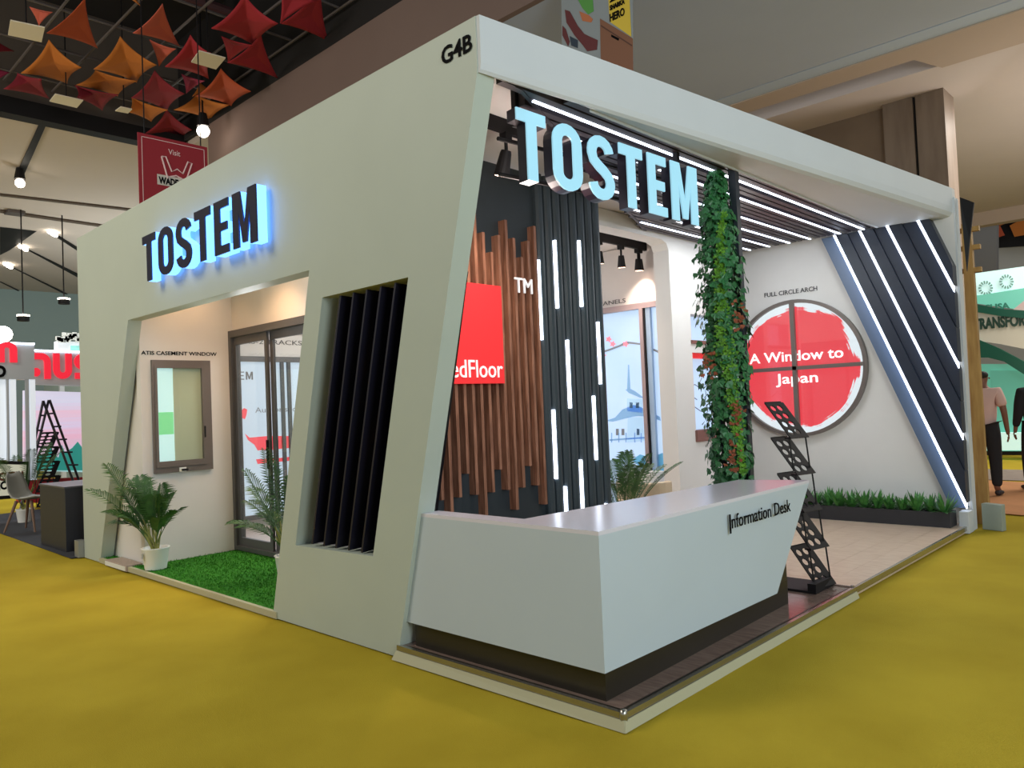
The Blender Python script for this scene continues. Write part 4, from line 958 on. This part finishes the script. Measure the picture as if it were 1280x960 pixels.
B().box((XB+.002, yL+wB*.25, zT-.74), (XB+.005, yL+wB*.80, zT-.58)).out('name_strip', mat('silver_strip', (196,190,180), .5), bn, label='silver name strip')
text('lettering', 'WADE ASIA', (XB+.007, yL+wB*.27, zT-.715), .14, BLKTXT, (1,0,0), parent=bn, width=wB*.50, bold=.006, extrude=.002, label='black lettering')
text('lettering', 'India\'s', (XB+.004, yL+wB*.36, zT-.88), .11, mat('orange_print', (222,120,70), .6), (1,0,0), parent=bn, width=wB*.2, extrude=.002, label='orange lettering')
text('lettering', 'ARCHITECTURE', (XB+.004, yL+wB*.28, zT-1.02), .11, LNW, (1,0,0), parent=bn, width=wB*.48, bold=.003, extrude=.002)
for yy in (yL+.1, yR-.1): B().tube([(XB-.01,yy,zT),(XB-.01,yy,8.6)], .01, 5).out('hanging_wire', BLKMET, bn)

# posters under the soffit
YPO = 4.75
def hp(pts, m_, parent, y=YPO, d=.01, name='print_patch', **kw):
    P = [at(a, b_, 'y', y) for a, b_ in pts]; return B().prism([(p.x, y, p.z) for p in P], (0,d,0)).out(name, m_, parent, **kw)
po = empty('hanging_poster', (-3.7, YPO, 6), 'hanging poster with a photo print, yellow HERO sign and wooden drawer print above the beam', 'poster')
hp([(701,-60),(789,-60),(791,130),(703,130)], mat('grey_poster_sheet', (140,148,152), .6), po, d=.02, name='sheet')
hp([(757,-60),(784,-60),(789,46),(762,27)], mat('yellow_poster', (214,186,62), .6), po, y=YPO-.004, name='yellow_patch', d=.003)
hp([(750,23),(791,48),(792,130),(752,130)], mat('brown_drawer_print', (128,86,64), .6), po, y=YPO-.006, name='drawer_print', d=.003)
hp([(751,31),(790,56),(790,58),(751,33)], mat('dark_brown_print', (84,54,42), .6), po, y=YPO-.008, d=.002)
hp([(764,43),(774,48),(773,51),(764,46)], BLKTXT, po, y=YPO-.008, d=.002)
hp([(726,-10),(741,0),(742,14),(735,18),(728,10),(720,-5)], mat('green_food_print', (84,150,70), .6), po, y=YPO-.005, d=.003)
hp([(724,14),(736,19),(741,24),(739,28),(728,26)], mat('orange_food_print', (184,110,70), .6), po, y=YPO-.005, d=.003)
hp([(706,12),(712,14),(722,32),(730,42),(738,46),(747,50),(746,62),(734,64),(728,56),(718,44),(708,28)], mat('maroon_print', (96,40,44), .6), po, y=YPO-.007, d=.003)
hp([(703,32),(707,36),(712,52),(710,58),(703,44)], mat('maroon_print', (96,40,44), .6), po, y=YPO-.007, d=.003)
hp([(712,45),(722,50),(722,60),(714,57)], mat('navy_print', (40,56,72), .6), po, y=YPO-.007, d=.003)
t1 = at(762, 24, 'y', YPO); 
for s_, qx, qy, sz, wd in (('20', 762, -3, .22, .17), ('SHARKA', 762, 7, .08, .17), ('HERO', 762, 21, .13, .17)):
    t1 = at(qx, qy, 'y', YPO-.01); text('lettering', s_, (t1.x, YPO-.01, t1.z-.06), sz, BLKTXT, (0,-1,0), parent=po, width=wd*1.3, bold=.004, extrude=.002, label='black lettering')

# ------------------------------------------------------------------ background left: neighbouring stands
XA = -14.0
def pxx(pts, x): return [(x, at(a, b_, 'x', x).y, at(a, b_, 'x', x).z) for a, b_ in pts]
SILV = mat('silver_fascia', (176, 180, 184), .35, metal=.2, emit=.12)
REDL = mat('lit_red_letter', (236, 36, 60), .4, emit=.7)
LITW = mat('lit_white_panel', (226, 234, 244), .5, emit=.55)
sb = empty('neighbour_stand', (XA, 1.8, 0), 'neighbouring stand with aus letters in red above a pink and lilac backlit wall', 'stand')
B().prism(pxx([(43,437),(160,441),(160,484),(43,480)], XA), (-.3,0,0)).out('fascia', SILV, sb)
B().prism(pxx([(43,437),(160,441),(160,443),(43,439)], XA+.01), (.02,0,0)).out('light_edge', LED, sb)
SUN = bpy.data.materials.new('sunset_backlit_print'); SUN.use_nodes = True; nt = SUN.node_tree; bs = nt.nodes['Principled BSDF']
tcn = nt.nodes.new('ShaderNodeTexCoord'); sx = nt.nodes.new('ShaderNodeSeparateXYZ'); nt.links.new(tcn.outputs['Object'], sx.inputs[0])
nz = nt.nodes.new('ShaderNodeTexNoise'); nz.inputs['Scale'].default_value = 3; mpn = nt.nodes.new('ShaderNodeMapping'); mpn.inputs['Scale'].default_value = (1,.15,6); nt.links.new(tcn.outputs['Object'], mpn.inputs[0]); nt.links.new(mpn.outputs[0], nz.inputs['Vector'])
ad = nt.nodes.new('ShaderNodeMath'); ad.operation = 'MULTIPLY_ADD'; ad.inputs[1].default_value = .35; nt.links.new(nz.outputs['Fac'], ad.inputs[0]); nt.links.new(sx.outputs[2], ad.inputs[2])
mr = nt.nodes.new('ShaderNodeMapRange'); mr.inputs[1].default_value = .6; mr.inputs[2].default_value = 2.35; nt.links.new(ad.outputs[0], mr.inputs[0])
rmp = nt.nodes.new('ShaderNodeValToRGB'); cr = rmp.color_ramp; cr.elements[0].color = lin((120,214,206))+(1,); cr.elements[1].color = lin((222,214,236))+(1,)
for p_, c_ in ((.3,(214,190,214)),(.5,(240,180,208)),(.62,(222,206,238)),(.75,(238,190,214)),(.85,(214,214,242))): e_ = cr.elements.new(p_); e_.color = lin(c_)+(1,)
nt.links.new(mr.outputs[0], rmp.inputs[0]); nt.links.new(rmp.outputs[0], bs.inputs['Emission Color']); bs.inputs['Emission Strength'].default_value = .8; bs.inputs['Base Color'].default_value = (.3,.3,.3,1)
B().prism(pxx([(30,488),(160,492),(160,592),(30,588)], XA-.3), (-.1,0,0)).out('backlit_wall', SUN, sb, label='pink and lilac backlit wall print')
TEAL = mat('teal_tree_print', (56,176,166), .5, emit=.35)
B().prism(pxx([(40,588),(44,572),(60,566),(63,556),(67,568),(73,572),(77,556),(81,566),(90,560),(97,552),(103,560),(120,566),(120,588)], XA-.29), (.01,0,0)).out('tree_print', TEAL, sb, label='teal conifer print')
REDB = mat('red_counter', (176, 40, 52), .6)
B().prism(pxx([(20,600),(150,594),(150,628),(20,628)], XA-.2), (.15,0,0)).out('red_base', REDB, sb, label='red base band')
y_, z_ = pxx([(42,478)], XA+.02)[0][1:]
wA = at(102,460,'x',XA).y-at(42,460,'x',XA).y
x_off = 0
for ch in 'aus':
    w__, o_, hs_ = glyph(ch, .24); k_ = .50
    bb = B().prism([(XA+.01, y_-.03+(x_off+p[0])*.43, 2.37+p[1]*.48) for p in o_], (.05,0,0)); bb.out('letter', REDL, sb)
    if ch == 'a':
        B().prism([(XA+.01, y_-.03+(x_off+.16+.16*math.cos(k*.628))*.43, 2.37+(.26+.17*math.sin(k*.628))*.48) for k in range(10)], (.05,0,0)).out('letter_dot', REDL, sb)
    x_off += w__+.11
sa = empty('silver_stand', (-12.2, .4, 0), 'silver stand at the left edge with red n letter and white light columns', 'stand')
XN = -12.2
B().prism(pxx([(-60,425),(43,429),(43,474),(-60,474)], XN), (-.3,0,0)).out('fascia', SILV, sa)
B().prism(pxx([(-60,425),(43,429),(43,431),(-60,427)], XN+.01), (.02,0,0)).out('light_edge', LED, sa)
w__, o_, _h = glyph('n', .26)
yn, zn = pxx([(-4,453)], XN)[0][1:]; B().prism([(XN+.01, yn+p[0]*.38, zn+p[1]*.33) for p in o_], (.04,0,0)).out('letter', REDL, sa)
text('lettering', 'D', (XN+.01, yn-.02, zn-.23), .25, BLKTXT, (1,0,0), parent=sa, width=.14, bold=.012, extrude=.01, label='black letter')
B().prism(pxx([(-60,474),(8,474),(8,575),(-60,575)], XN-.1), (-.1,0,0)).out('white_wall', LITW, sa)
for a, c, mm in ((12,20,LITW),(37,44,LITW),(32,36,SILV),(8,11,SILV)): B().prism(pxx([(a,474),(c,474),(c+2,600),(a+2,600)], XN-.02), (-.06,0,0)).out('column', mm, sa)
# sign box board low left
sg = empty('floor_sign_box', (-11.5, .3, 0), 'low black framed sign box with brown lettering at the left edge', 'sign')
XG = -12.0
B().prism(pxx([(-50,575),(36,577),(33,622),(-50,628)], XG), (-.1,0,0)).out('sign_frame', BLKMET, sg)
B().prism(pxx([(-50,579),(33,581),(30,618),(-50,623)], XG+.002), (.01,0,0)).out('sign_face', mat('cream_lit_face', (222,222,204), .5, emit=.35), sg)
BRT = mat('brown_red_letter', (120,62,46), .5)
for s_, qx, qy, wd, mm in (('CTIN', -2, 601, .34, BRT), ('ICON', -2, 612, .30, BLKTXT)):
    p = at(qx, qy, 'x', XG+.015); text('lettering', s_, (XG+.015, p.y, p.z), .17, mm, (1,0,0), parent=sg, width=wd, bold=.008, extrude=.004, label='brown lettering' if mm is BRT else 'black lettering')
# ladder
ld = empty('step_ladder', (-13.2, 1.6, 0), 'dark metal A frame step ladder standing before the pink lit wall', 'ladder')
XL = -13.4
def lp(px, py, x=XL): p = at(px, py, 'x', x); return Vector((x, p.y, p.z))
LDM = mat('dark_grey_ladder', (60,58,68), .4, metal=.3)
tL, tR = lp(54,501), lp(62,500)
A0, A1, B0, B1 = lp(38,560), lp(30,616), lp(95,595), lp(106,600)
for p, q, x2 in ((lp(54,501),lp(30,616),XL),(lp(61,500),lp(38,622),XL-.35),(lp(54,501),lp(91,600),XL),(lp(62,500),lp(106,600),XL-.35)):
    q = Vector((x2+ (0), q.y, q.z)); 
    dirv = (q-p); t = (p.z-.01)/(p.z-q.z); q = p+dirv*t
    B().tube([p, q], .022, 6).out('rail', LDM, ld)
for k in range(1, 6):
    t = k/6.2
    a = lp(54,501).lerp(lp(91,600), t); c = lp(62,500).lerp(lp(106,600), t); B().tube([a, c], .016, 5).out('rung', LDM, ld)
    a = lp(54,501).lerp(lp(30,616), t); c = lp(61,500).lerp(lp(38,622), t); B().tube([a, c], .016, 5).out('rung', LDM, ld)
# far brochure rack
r2 = empty('brochure_rack', (-11.3, .8, 0), 'black brochure rack with white holes behind the grey chair', 'rack')
g = at(45, 636, 'z', 0)
rack(r2, (g.x, g.y, .0), 5, (.2,.98,0), (.7,-.7,0), .27, .28, BLKMET, -.01)
# small far plant
far_p = at(22, 560, 'x', -12.1)
palm('potted_plant', (-11.75, far_p.y+.0, .0), 'leafy plant beside the silver stand columns', [(a_, random.uniform(1.1,1.5), random.uniform(.1,.5), .2) for a_ in range(0,360,45)], ll=.22)
# chair
SHELL = mat('grey_plastic_shell', (150,150,144), .45); CWOOD = mat('dusky_wood_leg', (116,90,76), .6)
g = at(38, 663, 'z', 0)
ch = empty('shell_chair', (g.x, g.y, 0), 'grey plastic shell chair with splayed wooden legs beside the black counter', 'chair')
def chair_shell(c, az):
    ax = Vector((math.cos(az), math.sin(az), 0)); sx_ = Vector((-ax.y, ax.x, 0)); b = B()
    prof = [(.24,.455,.17),(.20,.47,.21),(.08,.45,.22),(-.06,.44,.22),(-.15,.46,.215),(-.20,.54,.21),(-.23,.65,.20),(-.26,.76,.17),(-.275,.82,.12)]
    K = 8
    for d, z, hw in prof:
        for k in range(K+1):
            s_ = (k/K)*2-1; b.v.append(tuple(Vector(c)+ax*(d+.03*s_*s_)+sx_*(hw*s_)+Vector((0,0,z+.035*s_*s_))))
    for i in range(len(prof)-1):
        for k in range(K): b.f.append((i*(K+1)+k, (i+1)*(K+1)+k, (i+1)*(K+1)+k+1, i*(K+1)+k+1))
    me = b.mesh(True); bm = bmesh.new(); bm.from_mesh(me); bmesh.ops.solidify(bm, geom=bm.faces[:], thickness=.014); bm.to_mesh(me); bm.free(); return me, ax, sx_
me, ax, sx_ = chair_shell((g.x,g.y,0), math.radians(40))
link('seat_shell', me, SHELL, ch, smooth=True)
for a, c in ((1,1),(1,-1),(-1,1),(-1,-1)):
    t0 = Vector((g.x,g.y,.44))+ax*a*.11+sx_*c*.12; t1 = Vector((g.x,g.y,0))+ax*a*.23+sx_*c*.22; B().tube([t0,t1],[.022,.013],8).out('leg', CWOOD, ch)
B().box((g.x-.12,g.y-.1,.475),(g.x+.1,g.y+.1,.48)).out('seat_paper', POT, ch, label='white sheet of paper on the seat')
# black counter
d0 = at(50, 681, 'z', 0); d1 = at(83, 691, 'z', 0)
dk = empty('black_counter', (-8.4, .4, 0), 'plain black box counter beside the left end of the booth', 'counter')
ztop = at(82, 611, 'y', d1.y).z
B().box((d0.x, d1.y, .006), (d1.x, d1.y+.75, ztop)).out('body', mat('charcoal_counter', (36,38,46), .5), dk, bevel=.004)
B().box((d0.x-.01, d1.y-.01, ztop), (d1.x+.01, d1.y+.76, ztop+.02)).out('counter_top', mat('dark_counter_top', (70,72,80), .4), dk)
# far walls
TEALW = mat('teal_grey_far_wall', (150, 170, 170), .8)
B().box((-40, -30, 0), (-39.5, 30, 8)).out('wall_hall_left_far', TEALW, kind='structure')
B().box((-24, 4.0, 0), (-18, 4.4, 3.7)).out('wall_hall_partition', TEALW, kind='structure')
B().box((-16.1, 5.0, 8.0), (-14.5, 40, 8.2)).out('ceiling_hall_left_rear', BG, kind='structure')
B().box((-40, 30, 0), (-14.5, 30.4, 8)).out('wall_hall_left_rear', TEALW, kind='structure')
fk = empty('lit_far_kiosk', (-20, 3, 0), 'bright white kiosk sign glowing behind the neighbouring stand', 'kiosk')
B().prism(pxx([(72,426),(120,428),(120,450),(72,450)], -19), (-.3,0,0)).out('sign_panel', LITW, fk)
B().prism(pxx([(88,432),(120,433),(120,450),(88,450)], -18.99), (.02,0,0)).out('aqua_panel', mat('aqua_lit', (150,226,220), .5, emit=.5), fk)
for qx in (76, 116):
    p = at(qx, 440, 'x', -19.2); B().box((p.x-.05,p.y-.05,0),(p.x+.05,p.y+.05,p.z)).out('support_post', SILV, fk)
rndk = random.Random(5)
for i in range(26):
    p = at(72+i*1.3, 422+rndk.uniform(-4,4), 'x', -18.9); B().box(p-Vector((.0,.05,.05)), p+Vector((.04,.05,.05))).out('garland_piece', POT, fk)
p = at(3, 418, 'x', -20); B().tube([p, p+Vector((.1,0,0))], .2, 12).out('floodlight', LAMP, label='glowing round floodlight at the left edge above the silver stand', cat='lamp')

# ------------------------------------------------------------------ background right: green stand
YG = 15.5
def pyy(pts, y): return [(at(a, b_, 'y', y).x, y, at(a, b_, 'y', y).z) for a, b_ in pts]
MINT = mat('mint_lit_wall', (120, 206, 184), .5, emit=.30); DGRN = mat('dark_green_band', (24, 92, 74), .5); CRM = mat('cream_band', (214, 208, 190), .6, emit=.1); PALEM = mat('pale_lit_screen', (206, 240, 236), .5, emit=.6)
gs = empty('green_stand', (-1, YG, 0), 'mint and dark green exhibition stand with curved TRANSFORM fascia', 'stand')
B().prism(pyy([(1190,455),(1400,455),(1400,568),(1190,568)], YG), (0,.1,0)).out('mint_wall', MINT, gs)
B().prism(pyy([(1238,463),(1320,463),(1320,540),(1240,540)], YG-.03), (0,.03,0)).out('door_panel', mat('mint_door', (112,196,176), .5, emit=.26), gs)
B().prism(pyy([(1190,541),(1400,541),(1400,563),(1190,563)], YG-.3), (0,.25,0)).out('white_plinth', PALEM, gs)
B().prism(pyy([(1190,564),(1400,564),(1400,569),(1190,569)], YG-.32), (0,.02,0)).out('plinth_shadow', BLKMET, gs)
B().prism(pyy([(1190,387),(1250,389),(1400,400),(1400,470),(1300,440),(1250,430),(1215,425),(1190,424)], YG-.5), (0,.1,0)).out('curved_fascia', CRM, gs)
B().prism(pyy([(1190,376),(1215,379),(1250,386),(1280,388),(1400,388),(1400,400),(1280,398),(1250,395),(1215,389),(1190,386)], YG-.55), (0,.1,0)).out('curved_band', DGRN, gs)
B().prism(pyy([(1190,420),(1220,423),(1250,436),(1280,452),(1400,520),(1400,560),(1280,468),(1255,452),(1235,447),(1190,447)], YG-.55), (0,.1,0)).out('curved_band', DGRN, gs)
B().prism(pyy([(1190,370),(1225,369),(1280,360),(1400,350),(1400,390),(1280,388),(1225,380),(1190,377)], YG-.45), (0,.05,0)).out('mint_arc', MINT, gs)
B().prism(pyy([(1265,388),(1280,376),(1400,330),(1400,390)], YG-.48), (0,.03,0)).out('pink_arc', mat('pale_pink_arc', (216,190,184), .6, emit=.1), gs, label='pale pink arc')
B().prism(pyy([(1195,345),(1280,333),(1400,320),(1400,352),(1280,362),(1225,370),(1195,371)], YG-.4), (0,.05,0)).out('lit_screen', PALEM, gs)
for cx__, cy__, r__ in ((1258,352,9),(1232,360,9)):
    for k in range(14):
        a = k*2*math.pi/14; q = [(cx__+r*math.cos(a+da), cy__+r*math.sin(a+da)) for r, da in ((r__*.6,-.09),(r__,-.12),(r__,.12),(r__*.6,.09))]
        B().prism(pyy(q, YG-.44), (0,.03,0)).out('sunburst_ray', mat('grey_green_print', (140,176,168), .6), gs)
p = at(1219, 408, 'y', YG-.52); p2 = at(1300, 421, 'y', YG-.52)
text('lettering', 'TRANSFORM', (p.x-.03, YG-.52, p.z-.06), .30, mat('dark_green_letter', (40,72,60), .5), (0,-1,0), parent=gs, width=1.02, bold=.012, extrude=.01, label='dark green lettering')
gs.children[-1].data.transform(Matrix.Translation((p.x, 0, p.z)) @ Matrix.Shear('XZ', 4, (0, 0)) @ Matrix.Translation((-p.x, 0, -p.z)))
p = at(1239, 385, 'y', YG-.5); text('lettering', 'SUSA', (p.x-.1, YG-.50, p.z-.04), .16, mat('mint_dark_letter', (60,140,120), .5), (0,-1,0), parent=gs, width=.42, bold=.006, extrude=.01, label='mint green lettering')
# dark upper opening with orange sails at right
YR = 30.5
B().prism(pyy([(1232,272),(1400,255),(1400,300),(1240,310)], YR), (0,.1,0)).out('ceiling_opening', BLKMET, label='dark ceiling opening at the far right', cat='opening')
for pts, mm, lb in (([(1236,272),(1262,264),(1281,270),(1250,282)],ORG,'orange sail uppermost at the far right'),([(1262,282),(1281,272),(1290,292),(1268,296)],ORG,'orange sail at the right edge, lower'),([(1232,285),(1250,282),(1256,294),(1238,300)],ORR,'orange red sail left of the others at the far right')):
    B().prism(pyy(pts, YR-.3), (0,.02,0)).out('fabric_sail', mm, label=lb, cat='fabric sail')
B().prism(pyy([(1216,290),(1228,262),(1246,262),(1246,352),(1216,348)], 27), (0,.3,0)).out('hall_pillar', mat('blue_grey_pillar', (128,128,130), .7), label='blue grey hall pillar right of the timber post', cat='pillar')

# ------------------------------------------------------------------ people
SKIN = mat('brown_skin', (120,76,58), .6); PINKS = mat('pale_pink_shirt', (206,168,158), .8, bump=.1, bscale=20); BLKC = mat('black_cloth', (24,22,26), .85); HAIR = mat('black_hair', (16,14,14), .7); SHOE = mat('dark_shoe', (40,32,36), .6)
def skin(nodes, edges, name, m_, parent, xf, sub=2, **kw):
    me = bpy.data.meshes.new('s'); me.from_pydata([xf @ Vector(n[:3]) for n in nodes], edges, [])
    o = bpy.data.objects.new('s', me); C.objects.link(o); o.modifiers.new('k', 'SKIN'); 
    for i, n in enumerate(nodes):
        r = n[3]; r2 = n[4] if len(n) > 4 else r; me.skin_vertices[0].data[i].radius = (r, r2)
    me.skin_vertices[0].data[0].use_root = True
    s = o.modifiers.new('d', 'SUBSURF'); s.levels = sub; s.render_levels = sub
    out = bpy.data.meshes.new_from_object(o.evaluated_get(bpy.context.evaluated_depsgraph_get())); bpy.data.objects.remove(o); out.materials.clear()
    return link(name, out, m_, parent, smooth=True, **kw)
def person(loc, rz, label, shirt, trouser, sleeve=.5, hs=1.74, arms_back=False):
    root = empty('person', loc, label, 'person'); k = hs/1.74
    xf = Matrix.Translation(loc) @ Matrix.Rotation(rz, 4, 'Z') @ Matrix.Scale(k, 4)   # figure faces +y local
    body = [(0,0,.95,.13,.11),(0,-.01,1.15,.12,.10),(0,-.01,1.35,.15,.11),(0,0,1.47,.07,.06),(0,.01,1.52,.052,.052),(0,.03,1.60,.075,.085),(0,.03,1.68,.07,.08),
            (.19,-.01,1.41,.055,.055),(.245,-.03,1.15,.042,.042),(.26,.02,.90,.030,.030),(.265,.04,.82,.034,.02),
            (-.19,-.01,1.41,.055,.055),(-.245,-.03,1.15,.042,.042),(-.26,.02,.90,.030,.030),(-.265,.04,.82,.034,.02),
            (.09,0,.86,.085,.09),(.10,.01,.50,.058,.058),(.11,-.02,.10,.04,.04),(.12,.08,.04,.04,.03),
            (-.09,0,.86,.085,.09),(-.12,.01,.50,.058,.058),(-.14,-.02,.10,.04,.04),(-.15,.08,.04,.04,.03)]
    ed = [(0,1),(1,2),(2,3),(3,4),(4,5),(5,6),(2,7),(7,8),(8,9),(9,10),(2,11),(11,12),(12,13),(13,14),(0,15),(15,16),(16,17),(17,18),(0,19),(19,20),(20,21),(21,22)]
    skin(body, ed, 'body', SKIN, root, xf)
    sh = [(0,0,.86,.168,.145),(0,-.01,1.15,.158,.135),(0,-.01,1.35,.185,.14),(0,0,1.45,.10,.09),(.18,-.01,1.41,.085,.08),(.235,-.025,1.41-.26*sleeve*1.2,.068,.068),(-.18,-.01,1.41,.085,.08),(-.235,-.025,1.41-.26*sleeve*1.2,.068,.068)]
    se = [(0,1),(1,2),(2,3),(2,4),(4,5),(2,6),(6,7)]
    if sleeve > .9:
        n = len(sh); sh += [(.262,.02,.90,.045,.045),(-.262,.02,.90,.045,.045)]; se += [(5,n),(7,n+1)]
    skin(sh, se, 'shirt', shirt, root, xf)
    tr = [(0,0,1.12,.172,.15),(.09,0,.84,.105,.11),(.105,.01,.50,.082,.085),(.115,-.02,.11,.062,.065),(-.09,0,.84,.105,.11),(-.125,.01,.50,.082,.085),(-.145,-.02,.11,.062,.065)]
    skin(tr, [(0,1),(1,2),(2,3),(0,4),(4,5),(5,6)], 'trousers', trouser, root, xf)
    for sx2 in (.12, -.15): skin([(sx2*.97,-.05,.045,.045,.045),(sx2,.06,.04,.045,.038),(sx2*1.03,.16,.032,.036,.026)], [(0,1),(1,2)], 'shoe', SHOE, root, xf)
    skin([(0,-.005,1.58,.092,.095),(0,.0,1.71,.098,.105)], [(0,1)], 'hair', HAIR, root, xf)
    for sx2 in (.078, -.078): skin([(sx2,.03,1.59,.012,.02),(sx2*1.12,.02,1.61,.01,.02)], [(0,1)], 'ear', SKIN, root, xf, sub=1)
    skin([(0,.105,1.60,.014,.014),(0,.128,1.575,.014,.012)], [(0,1)], 'nose', SKIN, root, xf, sub=1)
    for s2 in (1, -1):   # fingers and thumb
        for f in range(4):
            x0_ = s2*.266; y0_ = .02+f*.016; L = (.07,.08,.078,.062)[f]
            skin([(x0_,y0_,.80,.009),(x0_-s2*.004,y0_+.004,.80-L*.5,.008),(x0_-s2*.018,y0_+.01,.80-L,.007)], [(0,1),(1,2)], 'finger', SKIN, root, xf, sub=1)
        skin([(s2*.262,.065,.84,.011),(s2*.258,.09,.80,.010),(s2*.25,.095,.775,.008)], [(0,1),(1,2)], 'thumb', SKIN, root, xf, sub=1)
    return root
g = at(1236, 619, 'z', .006)
vdir = math.atan2((g-CAM).y, (g-CAM).x)-math.pi/2
person((g.x-.0, g.y, .006), vdir-.25, 'person seen from behind in pale pink shirt and black trousers beside the timber post', PINKS, BLKC, .7)
g = at(1300, 612, 'z', 0)
person((g.x, g.y, 0), vdir+.4, 'person in black clothes cut off by the right edge of the photo', BLKC, BLKC, 1.0, hs=1.72)
